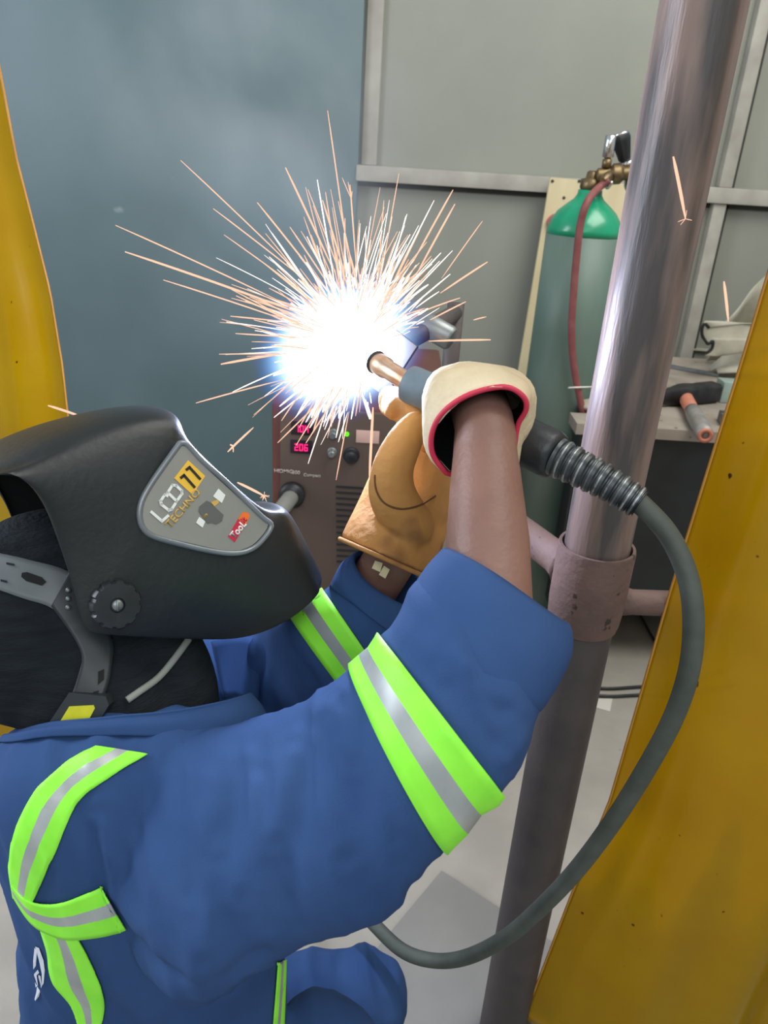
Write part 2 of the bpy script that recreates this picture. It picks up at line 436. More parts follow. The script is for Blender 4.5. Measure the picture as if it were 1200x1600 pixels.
# thin rod jutting past the bench edge
a, b = PY(888, 606, BY + .1), PY(960, 612, BY + .2)
lz = max(0, zt + .004 - min(a.z, b.z)); bm = bmesh.new(); tube(bm, [a + V((0, 0, lz)), b + V((.1, .1, lz))], .003, 8)
tag(obj('filler_rod', bm, mat('bright_wire', 'C8C8C4', rough=.35, metal=.6)), 'thin pale metal rod jutting over the left end of the bench', 'rod')
q = on(908, 645); bm = bmesh.new()
ellipsoid(bm, V((q.x + .06, q.y + .05, zt + .012)), (V((.06, 0, 0)), V((0, .05, 0)), V((0, 0, .02))))
tag(obj('dust_heap', bm, m_canvas), 'little pale grinding dust heap on the bench corner behind the pipe', 'dust', kind='stuff')

# ------------------------------------------------------------------ welding machine
MY = 1.95
m_case = mat('brown_grey_enamel', '5E4E44', '55473F', rough=.45, scale=4)
m_side = mat('red_brown_enamel', '6E4238', '5E3A33', rough=.5, scale=5)
m_print = mat('pale_print', 'C9BFB4', rough=.6)
m_disp = mat('display_glass', '241A22', rough=.25)
m_red = glow('red_digits', (1.0, .02, .18), 2.2)
m_led = glow('green_lamp', (.12, 1.0, .02), 1.6)
ml, mr = PY(423, 690, MY).x, PY(700, 690, MY).x
mt = PY(520, 636, MY).z; mb = .14
wm = root('welding_machine', ((ml + mr) / 2, MY + .3, 0), 'brown grey welding machine with red digit displays behind the sparks', 'welding machine')
bbox_obj('case', (ml, MY + .012, mb), (mr, MY + .75, mt), m_side, wm, w=.012)
bbox_obj('front_panel', (ml + .024, MY, mb + .01), (mr - .012, MY + .03, mt - .01), m_case, wm, w=.006)
EX, EZ = V((1, 0, 0)), V((0, 0, 1))
def mp_(x, y, dy=-.001): return PY(x, y, MY + dy)
SEG = {'0': 'abcdef', '1': 'bc', '2': 'abged', '6': 'acdefg', '4': 'fgbc'}
def digits(s, c, h, parent, m):
    w = h * .5; g = h * .68; bm = bmesh.new(); x0 = c.x - g * (len(s) - 1) / 2
    for i, ch in enumerate(s):
        o_ = V((x0 + g * i, c.y, c.z)); t = h * .11
        for k in SEG[ch]:
            lo, hi = {'a': ((-w / 2, h / 2 - t), (w / 2, h / 2)), 'g': ((-w / 2, -t / 2), (w / 2, t / 2)), 'd': ((-w / 2, -h / 2), (w / 2, -h / 2 + t)),
                      'f': ((-w / 2, 0), (-w / 2 + t, h / 2)), 'e': ((-w / 2, -h / 2), (-w / 2 + t, 0)), 'b': ((w / 2 - t, 0), (w / 2, h / 2)),
                      'c': ((w / 2 - t, -h / 2), (w / 2, 0))}[k]
            box(bm, (o_.x + lo[0], o_.y - .002, o_.z + lo[1]), (o_.x + hi[0], o_.y, o_.z + hi[1]))
    return obj('digits', bm, m, parent, smooth=False)
for (x, y, s) in ((472, 669, '104'), (471, 698, '206')):
    c = mp_(x, y); d = bbox_obj('display', (c.x - .030, c.y - .004, c.z - .019), (c.x + .030, c.y + .002, c.z + .019), m_disp, wm, w=.003)
    digits(s, V((c.x, c.y - .005, c.z)), .019, d, m_red)
for (x, y, r_, m_) in ((521, 677, .011, m_zinc), (519, 706, .011, m_zinc), (549, 711, .018, m_blackpl)):
    c = mp_(x, y); bm = bmesh.new(); lathe(bm, [(r_ * 1.25, 0), (r_ * 1.25, .004), (r_, .006), (r_ * .92, .022), (r_ * .7, .025), (.001, .025)], c, V((0, -1, 0)), 20)
    obj('knob', bm, [m_], wm, sharp=40)
c = mp_(542, 678); bm = bmesh.new(); lathe(bm, [(.006, 0), (.006, .004), (.004, .007), (.001, .008)], c, V((0, -1, 0)), 12); obj('indicator_lamp', bm, m_led, wm)
a, b = mp_(556, 691), mp_(593, 674); bbox_obj('paper_label', (a.x, a.y - .0015, a.z), (b.x, a.y + .001, b.z), mat('pale_pink_paper', 'D8B4A8', rough=.7), wm, w=.0005)
text('HIDMIG', mp_(428, 738), EX, EZ, .0150, m_print, 'lettering', wm, bold=.012)
text('300', mp_(456, 740.5), EX, EZ, .0150, m_print, 'lettering', wm, bold=.012)
text('Compact', mp_(474, 744), EX, EZ, .0128, m_print, 'lettering', wm, bold=.008)
sg = bmesh.new()
for k in range(14):
    c = mp_(556, 762 + 9 * k); box(sg, (c.x - .055, c.y - .002, c.z - .0025), (c.x + .055, c.y + .001, c.z + .0025))
obj('vent_grille', sg, m_black, wm, smooth=False)
a = mp_(457, 771); bm = bmesh.new(); lathe(bm, [(.036, 0), (.036, .02), (.027, .024), (.02, .03), (.001, .03)], a, V((0, -1, 0)), 24); obj('torch_socket', bm, m_blackpl, wm)
for x_ in (ml + .06, mr - .06):
    for y_ in (MY + .08, MY + .66):
        bm = bmesh.new(); lathe(bm, [(.01, -.02), (.07, -.02), (.072, -.012), (.072, .012), (.07, .02), (.01, .02)], V((x_, y_, .072)), V((1, 0, 0)), 28); obj('wheel', bm, m_blackpl, wm)
        bbox_obj('bracket', (x_ - .03, y_ - .02, .08), (x_ + .03, y_ + .02, mb + .01), m_black, wm)
# lead plugged into the machine
m_lead = mat('grey_cable_sleeve', '6F7069', '7B7C74', rough=.6, scale=20)
pl_ = [a + V((0, -.02, 0)), a + V((-.02, -.09, -.012)), a + V((-.06, -.17, -.05)), a + V((-.08, -.24, -.16)), a + V((-.02, -.28, -.5)), V((a.x + .05, MY - .28, .02)), V((a.x + .3, MY - .33, .016))]
bm = bmesh.new(); cc = catmull(pl_, 8); tube(bm, cc, [.022 if i < 18 else .013 for i in range(len(cc))], 14)
tag(obj('torch_lead', bm, m_lead), 'thick grey lead plugged into the front of the welding machine', 'cable')
# ------------------------------------------------------------------ pipe stand with collar and arms
SY = .97
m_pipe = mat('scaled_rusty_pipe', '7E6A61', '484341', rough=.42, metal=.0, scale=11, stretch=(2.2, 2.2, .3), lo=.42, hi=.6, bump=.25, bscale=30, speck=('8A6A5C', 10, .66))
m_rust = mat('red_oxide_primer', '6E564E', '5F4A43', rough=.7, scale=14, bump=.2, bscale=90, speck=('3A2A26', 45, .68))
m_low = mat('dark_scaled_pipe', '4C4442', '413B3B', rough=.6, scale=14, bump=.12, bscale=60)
m_base = mat('grey_painted_plate', '7C7A76', '86837E', rough=.6, scale=6, bump=.05)
pc0 = PY(1022, 400, SY)
pcx = pc0.x; PR = .0455
zsl_t, zsl_b = PY(927, 876, SY - .05).z, PY(905, 1003, SY - .05).z
st = root('pipe_stand', (pcx, SY, 0), 'upright rusty steel pipe stand with sliding collar and side arms in front of the welder', 'pipe stand')
def zpipe(name, r, z0, z1, m, hollow=0):
    bm = bmesh.new(); k = max(2, int((z1 - z0) / .04))
    rings = [(r, z0 + (z1 - z0) * i / k) for i in range(k + 1)]
    if hollow: rings = [(r - hollow, z0)] + rings + [(r - hollow, z1), (r - hollow, z1 - .03)]
    lathe(bm, rings, V((pcx, SY, 0)), n=56, cap=not hollow)
    return obj(name, bm, m, st, sharp=50)
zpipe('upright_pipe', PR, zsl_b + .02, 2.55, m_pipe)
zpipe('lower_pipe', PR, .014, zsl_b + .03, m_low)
bm = bmesh.new()
lathe(bm, [(PR + .001, zsl_b), (PR + .004, zsl_b + .001), (PR + .0065, zsl_b + .012), (PR + .0085, zsl_b + .04), (PR + .0085, zsl_t - .004), (PR + .0075, zsl_t), (PR + .0035, zsl_t), (PR + .003, zsl_t - .03)], V((pcx, SY, 0)), n=56, cap=False)
obj('collar', bm, m_rust, st, sharp=40)
za = PY(1010, 942, SY).z
bm = bmesh.new(); r_ = .0185
tube(bm, [V((pcx + PR - .005, SY - .005, za + .004)), V((pcx + PR + .02, SY - .005, za + .003)), V((pcx + .62, SY + .03, za))], [r_ * 1.25, r_, r_], 24)
obj('side_arm', bm, m_rust, st)
zb = PY(850, 890, SY + .03).z
ae = PZ(688, 735, zb)
bm = bmesh.new(); d_ = (ae - V((pcx, SY, zb))).normalized()
tube(bm, [V((pcx, SY, zb)) + d_ * (PR + .002), V((pcx, SY, zb)) + d_ * (PR + .015), V((pcx, SY, zb)) + d_ * (PR + .035), ae], [.036, .029, .025, .025], 24)
obj('holder_arm', bm, m_rust, st)
bm = bmesh.new(); tube(bm, [V((ae.x, ae.y, zb - .03)), V((ae.x, ae.y, 1.39))], .015, 18); obj('holder_post', bm, m_low, st)
ck = P(674, 512, 1.19)
bm = bmesh.new(); lathe(bm, [(.006, -.02), (.017, -.018), (.019, -.01), (.019, .034), (.016, .038), (.006, .04)], ck, V((.75, -.35, -.3)), 20)
tag(obj('clamp_screw', bm, m_zinc, st, sharp=40))
bm = bmesh.new(); tube(bm, [V((ae.x, ae.y, 1.375)), ck, P(612, 548, 1.16)], [.014, .015, .013], 14); obj('clamp_bar', bm, m_low, st)
bm = bmesh.new()
pk = PZ(690, 1360, .014); e1 = PZ(540, 1540, .014) - pk; e2 = PZ(900, 1515, .014) - pk
e1.normalize(); e2 = (V((-e1.y, e1.x, 0)) if V((-e1.y, e1.x, 0)).dot(e2) > 0 else V((e1.y, -e1.x, 0)))
L_ = .62; q4 = [pk, pk + e1 * L_, pk + (e1 + e2) * L_, pk + e2 * L_]
prism(bm, q4, V((0, 0, -.0135))); bevel(bm, .002)
obj('base_plate', bm, m_base, st, sharp=30)

# ------------------------------------------------------------------ work piece being welded
m_steel = mat('dark_mill_steel', '4A4848', '5A5552', rough=.45, metal=.5, scale=15)
cp = P(585, 548, 1.15)
cs = root('steel_coupon', cp, 'small dark steel test piece clamped behind the torch nozzle and lit by the arc', 'steel plate')
for k in range(2):
    bm = bmesh.new(); M_ = Matrix.Translation(cp) @ Matrix.Rotation(.5, 4, 'Y') @ Matrix.Rotation(-.5 + k * 1.2, 4, 'Z')
    box(bm, (-.055, -.004, -.045) if k == 0 else (-.004, .006, -.045), (.055, .004, .045) if k == 0 else (.004, .07, .045), M_); bevel(bm, .001)
    obj('plate', bm, m_steel, cs, sharp=30)

# ------------------------------------------------------------------ amber welding curtains
def curtain_mat():
    m = bpy.data.materials.new('amber_curtain_vinyl'); m.use_nodes = True
    nt = m.node_tree; N, L = nt.nodes, nt.links; N.clear()
    tc = N.new('ShaderNodeTexCoord'); nz = N.new('ShaderNodeTexNoise'); nz.inputs['Scale'].default_value = 5; nz.inputs['Detail'].default_value = 5
    L.new(tc.outputs['Object'], nz.inputs['Vector'])
    cr = N.new('ShaderNodeValToRGB'); e = cr.color_ramp.elements
    e[0].position, e[0].color = .3, lin('DCAE06'); e[1].position, e[1].color = .7, lin('E8C206')
    L.new(nz.outputs['Fac'], cr.inputs['Fac'])
    n2 = N.new('ShaderNodeTexNoise'); n2.inputs['Scale'].default_value = 55; n2.inputs['Detail'].default_value = 1
    L.new(tc.outputs['Object'], n2.inputs['Vector'])
    c2 = N.new('ShaderNodeValToRGB'); e = c2.color_ramp.elements
    e[0].position, e[0].color = .77, (0, 0, 0, 1); e[1].position, e[1].color = .79, (1, 1, 1, 1)
    L.new(n2.outputs['Fac'], c2.inputs['Fac'])
    mx = N.new('ShaderNodeMix'); mx.data_type = 'RGBA'; L.new(c2.outputs['Color'], mx.inputs['Factor']); L.new(cr.outputs['Color'], mx.inputs['A'])
    mx.inputs['B'].default_value = lin('5A3A10')
    col = mx.outputs['Result']
    df = N.new('ShaderNodeBsdfDiffuse'); tl_ = N.new('ShaderNodeBsdfTranslucent'); tr = N.new('ShaderNodeBsdfTransparent'); gl = N.new('ShaderNodeBsdfGlossy')
    gl.inputs['Roughness'].default_value = .22
    for n in (df, tl_): L.new(col, n.inputs['Color'])
    tr.inputs['Color'].default_value = lin('F8D40C')
    a = N.new('ShaderNodeMixShader'); a.inputs[0].default_value = .55; L.new(df.outputs[0], a.inputs[1]); L.new(tl_.outputs[0], a.inputs[2])
    b = N.new('ShaderNodeMixShader'); b.inputs[0].default_value = .34; L.new(a.outputs[0], b.inputs[1]); L.new(tr.outputs[0], b.inputs[2])
    fr = N.new('ShaderNodeFresnel'); fr.inputs['IOR'].default_value = 1.4
    c = N.new('ShaderNodeMixShader'); L.new(fr.outputs[0], c.inputs[0]); L.new(b.outputs[0], c.inputs[1]); L.new(gl.outputs[0], c.inputs[2])
    o = N.new('ShaderNodeOutputMaterial'); L.new(c.outputs[0], o.inputs['Surface'])
    return m
m_cur = curtain_mat()
m_bind = mat('clear_amber_edge', 'C98F3A', 'B87F30', rough=.4, scale=20)
def curtain(name, edge_px, Y, ztop, zbot, width, side, label, drift, waves, ph=0.):
    bend = .05 if side > 0 else .02
    es = [PY(x, y, Y + bend) for x, y in edge_px]; es.sort(key=lambda p: -p.z)
    def xe_(z):
        if z >= es[0].z: a, b = es[0], es[1]
        elif z <= es[-1].z: return es[-1].x + (es[-2].x - es[-1].x) / (es[-2].z - es[-1].z) * (z - es[-1].z) * .35
        else:
            for a, b in zip(es, es[1:]):
                if a.z >= z >= b.z: break
        t = (z - a.z) / (b.z - a.z); return a.x + (b.x - a.x) * t
    bm = bmesh.new(); rows = []; nz_, ns = 70, 60; edge_line = []
    for i in range(nz_ + 1):
        z = ztop + (zbot - ztop) * i / nz_; row = []
        for k in range(ns + 1):
            s = width * (k / ns) ** 1.25
            env = min(1, s / .08)
            y = Y + drift * s + waves * math.sin(s * 17 + ph + .5 * math.sin(z * 2.2)) * env + .014 * math.sin(s * 37 + z * 1.7) * env
            if s < .05: y += bend * (1 - s / .05)
            row.append(bm.verts.new((xe_(z) + side * s, y, z)))
        rows.append(row); edge_line.append(row[0].co.copy())
    for a, b in zip(rows, rows[1:]):
        for k in range(ns): bm.faces.new((a[k], a[k + 1], b[k + 1], b[k]))
    r = root(name, (edge_line[-1].x, Y, 0), label, 'welding curtain', 'amber welding curtains')
    o = obj('sheet', bm, m_cur, r); solid(o, .0022)
    bm = bmesh.new(); tube(bm, edge_line, .0022, 8); obj('edge_bead', bm, m_bind, r)
    c = rows[0]; bm = bmesh.new()
    tube(bm, [c[0].co + V((-side * .05, 0, 0)) if False else V((edge_line[0].x - side * .03, Y + .02, ztop + .015)), V((edge_line[0].x + side * (width + .03), Y + drift * width, ztop + .015))], .014, 12)
    obj('hanging_rail', bm, m_zinc, r)
    return r
curtain('welding_curtain', [(1199, 432), (1160, 562), (1112, 715), (1050, 915), (1001, 1085), (953, 1250), (892, 1400), (815, 1600)], .90, 2.25, .10, .85, 1,
        'large amber welding curtain hanging beside the pipe stand, behind the looping torch cable', -.22, .032, 1.0)
curtain('welding_curtain', [(-14, 40), (0, 110), (25, 245), (52, 350), (78, 455), (97, 570), (108, 670), (118, 760)], 1.5, 2.25, .09, .8, -1,
        'narrow amber welding curtain behind the welder at the edge of the dark partition', .05, .03, 2.0)

# ------------------------------------------------------------------ welding torch
m_cop = mat('heat_stained_copper', 'B98F72', 'CDB59C', rough=.3, metal=.8, scale=30)
m_col = mat('blue_grey_collar', '6B7C86', '5C6B74', rough=.5, scale=25)
m_rub = mat('black_rubber', '1E2123', '2A2E30', rough=.42, scale=20, bump=.1)
m_spr = mat('worn_spring_grey', '2B3033', '565C5E', rough=.38, metal=.3, scale=40)
m_cab = mat('dusty_black_cable', '40463F', '4E544C', rough=.65, scale=25, bump=.08)
T0, T1, T2, T3, T4 = P(588, 566, 1.04), P(645, 602, .985), P(668, 612, .975), P(806, 683, .895), P(868, 713, .865)
tq = root('welding_torch', T2, 'welding torch held in the cream glove with ribbed cable relief and looping dark cable', 'welding torch')
u = (T1 - T0).normalized(); bm = bmesh.new(); L_ = (T1 - T0).length
lathe(bm, [(.0085, .0), (.0125, .0), (.0145, .004), (.0145, .022), (.0125, .026), (.0125, L_ * .8), (.014, L_)], T0, u, 24, cap=False); obj('neck', bm, m_cop, tq)
bm = bmesh.new(); tube(bm, [T0 + (V((0, 0, 1)).cross(u).normalized() * math.cos(t) + u.cross(V((0, 0, 1)).cross(u)).normalized() * math.sin(t)) * .0135 for t in [2 * math.pi * k / 24 for k in range(25)]], .0028, 8); obj('nozzle_ring', bm, m_blackpl, tq)
u = (T2 - T1).normalized(); bm = bmesh.new()
lathe(bm, [(.014, -.008), (.0235, -.006), (.0245, 0), (.0245, .03), (.023, .034), (.014, .04)], T1, u, 28); obj('collar', bm, m_col, tq, sharp=40)
bm = bmesh.new(); cc = catmull([T2, P(735, 645, .935), T3], 8); tube(bm, cc, spread([.021, .019, .018, .02], len(cc)), 20); obj('handle', bm, m_rub, tq)
u = (T4 - T3).normalized(); bm = bmesh.new(); L_ = (T4 - T3).length
lathe(bm, [(.018, -.01), (.026, -.006), (.029, 0), (.029, L_ - .006), (.026, L_), (.02, L_ + .003)], T3, u, 10); bevel(bm, .003, 2, 50); obj('rear_housing', bm, m_rub, tq, sharp=50)
T5 = P(1000, 787, .83); T45 = P(936, 748, .845)
cc = catmull([T4, T45, T5], 40); prof = []
for i, p in enumerate(cc):
    t = i / (len(cc) - 1); k = (i % 8) / 8
    prof.append((.0225 - .006 * t) * (1.0 if k < .66 else .86))
bm = bmesh.new(); tube(bm, cc, prof, 24); obj('cable_relief', bm, m_spr, tq, sharp=35)
m_rib = mat('worn_rib_edge', 'A9AFAE', '6A7072', rough=.3, metal=.5, scale=60, lo=.45, hi=.55)
for i in range(8, 80, 8):
    t = i / 80; p = cc[min(i + 2, 79)]; tt = (cc[min(i + 3, 80)] - cc[i]).normalized(); bm = bmesh.new()
    lathe(bm, [(.016 - .003 * t, -.001), (.0232 - .006 * t, -.0012), (.0235 - .006 * t, 0), (.0232 - .006 * t, .0012), (.016 - .003 * t, .001)], p, tt, 24)
    obj('rib', bm, m_rib, tq)
cab = [(985, 778, .834), (1000, 787, .83), (1042, 832, .82), (1071, 890, .815), (1083, 955, .815), (1079, 1035, .825), (1056, 1112, .85), (1016, 1190, .89), (960, 1280, .95), (900, 1360, 1.01), (845, 1418, 1.07), (790, 1465, 1.12), (730, 1495, 1.18), (680, 1501, 1.22), (632, 1487, 1.25), (592, 1452, 1.28), (563, 1415, 1.32), (535, 1350, 1.42), (500, 1260, 1.6)]
cw = [P(*c) for c in cab]; e = cw[-1]
cw += [P(430, 1300, 1.72), PZ(370, 1400, .06), PZ(300, 1450, .0115), PZ(200, 1500, .0115), PZ(180, 1580, .0115), PZ(220, 1680, .0115)]
bm = bmesh.new(); cc = catmull(cw, 10); tube(bm, cc, .0113, 18); obj('cable', bm, m_cab, tq)
# black leads lying on the floor behind the stand
for k, (pts, lb) in enumerate((([(905, 1072), (950, 1076), (1000, 1073), (1060, 1070), (1150, 1040)], 'thin black lead on the floor behind the stand, the farther of two'),
                               ([(900, 1083), (950, 1088), (1000, 1086), (1060, 1086), (1150, 1070)], 'thin black lead on the floor behind the stand, the nearer of two'),
                               ([(985, 935), (1005, 970), (1022, 1000), (1045, 1030)], 'short black lead slanting down to the floor under the bench'))):
    bm = bmesh.new(); tube(bm, catmull([PZ(x, y, .007) for x, y in pts], 6), .0055, 8)
    tag(obj('floor_lead', bm, m_blackpl), lb, 'cable', 'black leads on the floor')
pt = [PZ(925, 1092, .001), PZ(957, 1092, .001), PZ(953, 1112, .001), PZ(924, 1104, .001)]
bm = bmesh.new(); prism(bm, pt, V((0, 0, .0015))); tag(obj('paper_scrap', bm, mat('dirty_white_paper', 'CFCBC0', rough=.8), smooth=False), 'small whitish paper scrap on the floor right of the pipe', 'paper')

# ------------------------------------------------------------------ arc, sparks
AC = P(532, 546, 1.15)
def arc_volume():
    m = bpy.data.materials.new('arc_glare_bloom'); m.use_nodes = True  # glowing volume stands in for lens bloom and lit fume round the arc
    nt = m.node_tree; N, L = nt.nodes, nt.links; N.clear()
    tc = N.new('ShaderNodeTexCoord'); ln = N.new('ShaderNodeVectorMath'); ln.operation = 'LENGTH'
    L.new(tc.outputs['Object'], ln.inputs[0])
    def mth(op, a, b=None):
        n = N.new('ShaderNodeMath'); n.operation = op
        for i, v in enumerate((a, b)):
            if v is None: continue
            if isinstance(v, (int, float)): n.inputs[i].default_value = v
            else: L.new(v, n.inputs[i])
        return n.outputs[0]
    comb = N.new('ShaderNodeCombineColor')
    for ch, (R_, A_) in zip(('Red', 'Green', 'Blue'), ((.128, 78.), (.136, 76.), (.147, 74.))):
        q = mth('DIVIDE', ln.outputs['Value'], R_); q = mth('POWER', q, 2.0); q = mth('SUBTRACT', 1.0, q); q = mth('MAXIMUM', q, 0.0)
        q = mth('POWER', q, 3.0); q = mth('MULTIPLY', q, A_); L.new(q, comb.inputs[ch])
    e = N.new('ShaderNodeEmission'); e.inputs['Strength'].default_value = 1.0
    L.new(comb.outputs[0], e.inputs['Color'])
    o = N.new('ShaderNodeOutputMaterial'); L.new(e.outputs[0], o.inputs['Volume'])
    m.cycles.volume_sampling = 'MULTIPLE_IMPORTANCE'
    return m
arc = root('welding_arc', AC, 'blinding white welding arc with blue-rimmed glare at the torch nozzle', 'welding arc')
bm = bmesh.new(); ellipsoid(bm, V((0, 0, 0)), (V((.147, 0, 0)), V((0, .147, 0)), V((0, 0, .147))), 32, 20)
o = obj('arc_glare', bm, arc_volume(), None)
o.parent = arc; o.scale = (1.05, .75, .80); o.rotation_euler = (0, math.radians(-30), 0)
bm = bmesh.new(); ellipsoid(bm, AC + V((.03, 0, -.01)), (V((.016, 0, 0)), V((0, .014, 0)), V((0, 0, .014))))
obj('arc_core', bm, glow('arc_core_light', (.85, .92, 1.0), 30), arc)
def fume_mat():
    m = bpy.data.materials.new('welding_fume'); m.use_nodes = True
    nt = m.node_tree; N, L = nt.nodes, nt.links; N.clear()
    tc = N.new('ShaderNodeTexCoord'); nz = N.new('ShaderNodeTexNoise'); nz.inputs['Scale'].default_value = 2.2; nz.inputs['Detail'].default_value = 3
    L.new(tc.outputs['Object'], nz.inputs['Vector'])
    cr = N.new('ShaderNodeValToRGB'); e = cr.color_ramp.elements
    e[0].position, e[0].color = .38, (0, 0, 0, 1); e[1].position, e[1].color = .72, (1, 1, 1, 1)
    L.new(nz.outputs['Fac'], cr.inputs['Fac'])
    mu = N.new('ShaderNodeMath'); mu.operation = 'MULTIPLY'; mu.inputs[1].default_value = 1.1; L.new(cr.outputs['Color'], mu.inputs[0])
    v = N.new('ShaderNodeVolumeScatter'); v.inputs['Color'].default_value = (.82, .92, 1, 1); v.inputs['Anisotropy'].default_value = .2
    ln = N.new('ShaderNodeVectorMath'); ln.operation = 'DOT_PRODUCT'; L.new(tc.outputs['Object'], ln.inputs[0]); L.new(tc.outputs['Object'], ln.inputs[1])
    fa = N.new('ShaderNodeMath'); fa.operation = 'SUBTRACT'; fa.use_clamp = True; fa.inputs[0].default_value = 1.0; L.new(ln.outputs['Value'], fa.inputs[1])
    m2 = N.new('ShaderNodeMath'); m2.operation = 'MULTIPLY'; L.new(mu.outputs[0], m2.inputs[0]); L.new(fa.outputs[0], m2.inputs[1])
    L.new(m2.outputs[0], v.inputs['Density'])
    o = N.new('ShaderNodeOutputMaterial'); L.new(v.outputs[0], o.inputs['Volume'])
    return m
pa_, pb_ = P(505, 470, 1.25), P(330, -20, 1.95)
bm = bmesh.new(); ellipsoid(bm, V((0, 0, 0)), (V((1, 0, 0)), V((0, 1, 0)), V((0, 0, 1))), 28, 18)
o = tag(obj('welding_fume', bm, fume_mat()), 'thin bluish welding smoke drifting up from the arc before the dark partition', 'smoke', kind='stuff')
o.location = (pa_ + pb_) / 2; o.scale = (.40, .30, (pb_ - pa_).length * .62)
o.rotation_mode = 'QUATERNION'; o.rotation_quaternion = (pb_ - pa_).to_track_quat('Z', 'Y')
m_spark = glow('hot_spark', (1.0, .58, .40), 1.25)
m_spark2 = glow('hot_spark_pale', (1.0, .90, .84), 1.7)
def spark_mesh(bm, p, q, w, bend=.0, n=6):
    side = (q - p).cross(V((0, 0, 1))); up = V((0, 0, -1)) * (q - p).length * bend
    pts = []
    for i in range(7):
        t = i / 6; pts.append(p.lerp(q, t) + up * t * t)
    tube(bm, pts, [w * .35, w * .8, w, w, w, w * .95, w * .5], n)
rs = random.Random(3)
LONG = [((548, 430), (512, 167), .8, 'tallest thin spark shooting almost straight up from the arc'),
 ((556, 410), (547, 286), .9, 'fine spark with a forked tip just right of the tallest spark'),
 ((470, 430), (282, 245), .8, 'long thin spark reaching the highest point up and left over the dark partition'),
 ((480, 440), (333, 322), .8, 'thin spark just below and parallel to the highest one going up left'),
 ((485, 465), (350, 363), .8, 'shorter thin spark below two parallel ones going up left'),
 ((440, 472), (180, 346), .9, 'longest thin spark, its tip farthest left over the dark partition'),
 ((475, 492), (195, 387), 1.5, 'long thick bright spark ending just below the leftmost tip'),
 ((460, 505), (255, 433), .9, 'curved spark under the long thick one on the left side of the burst'),
 ((500, 440), (402, 313), 1.2, 'straight bright spark going up left midway up the burst'),
 ((520, 420), (446, 258), 1.2, 'tall bright spark with a faint tail left of the tallest spark'),
 ((538, 425), (504, 310), 1.1, 'bright spark ending below the tall one, close left of the tallest'),
 ((590, 440), (600, 310), .8, 'thin upright spark leaning slightly right above the arc'),
 ((645, 410), (708, 294), 1.2, 'thick spark up right against the pale wall, upper of a pair'),
 ((650, 430), (711, 316), 1.2, 'thick spark up right against the pale wall, lower of a pair'),
 ((690, 435), (754, 343), .7, 'faint thin spark up right, farthest toward the cylinder'),
 ((688, 458), (762, 407), 1.1, 'bright spark going right at a low angle toward the plywood board'),
 ((672, 500), (728, 470), 1.0, 'short curved spark just above the grey clamp screw'),
 ((450, 551), (345, 567), 1.5, 'thick level spark pointing left just under the burst'),
 ((440, 594), (306, 627), .9, 'thin arched spark going down left toward the helmet'),
 ((396, 668), (356, 704), 1.3, 'short forked spark falling above the helmet window'),
 ((670, 533), (767, 529), 1.2, 'level spark above the cream glove pointing right'),
 ((520, 455), (453, 352), 1.0, 'bright spark between two longer ones in the upper left of the burst'),
 ((545, 590), (478, 690), .9, 'gold spark falling across the red digit displays'),
 ((552, 610), (512, 655), .9, 'spark falling with a split end above the machine knobs'),
 ((460, 505), (360, 492), .9, 'faint feathered spark left of the arc between thick ones'),
 ((760, 495), (740, 499), .8, 'tiny faint spark fragment beside the pale board'),
 ((132, 653), (75, 631), 1.7, 'lone orange spark flying over the helmet in front of the amber curtain'),
 ((1071, 342), (1053, 240), 2.0, 'lone orange spark in front of the upright pipe'),
 ((1138, 502), (1132, 437), 1.7, 'lone orange spark above the pale canvas cloth'),
 ((577, 750), (583, 632), 1.7, 'lone upright orange spark crossing the tan glove'),
 ((413, 775), (371, 752), 1.8, 'lone orange spark bursting at the front edge of the helmet window')]
for (a, b, w, lb) in LONG:
    lone = lb.startswith('lone'); dd = rs.uniform(-.10, .10)
    if 'pipe' in lb and lone: p, q = P(a[0], a[1], .74), P(b[0], b[1], .70)
    elif 'canvas' in lb: p, q = P(a[0], a[1], 1.5), P(b[0], b[1], 1.45)
    elif 'helmet' in lb and lone and 'over' in lb: p, q = P(a[0], a[1], 1.2), P(b[0], b[1], 1.22)
    elif 'tan glove' in lb: p, q = P(a[0], a[1], .86), P(b[0], b[1], .86)
    elif 'bursting' in lb: p, q = P(a[0], a[1], 1.02), P(b[0], b[1], 1.03)
    else: p, q = P(a[0], a[1], 1.08 + dd * .4), P(b[0], b[1], 1.07 + dd)
    d_ = pix(p)[2]; r_ = w * 1.2 * d_ / F
    bm = bmesh.new(); spark_mesh(bm, p, q, r_, .02 if not lone else .04)
    if 'bursting' in lb or 'pipe' in lb and lone:
        for k in range(16 if 'burst' in lb else 5):
            v_ = V((rs.gauss(0, 1), rs.gauss(0, 1), rs.gauss(0, 1))).normalized() * rs.uniform(.003, .009)
            spark_mesh(bm, p, p + v_, r_ * .22)
    if 'forked' in lb or 'split' in lb:
        for k in range(3): spark_mesh(bm, p.lerp(q, .8), p.lerp(q, .8) + (q - p).normalized() * .02 + V((rs.uniform(-.012, .012), 0, rs.uniform(-.01, .012))), r_ * .6)
    tag(obj('spark', bm, m_spark), lb, 'spark', 'flying welding sparks')
bm = bmesh.new(); bm2 = bmesh.new()
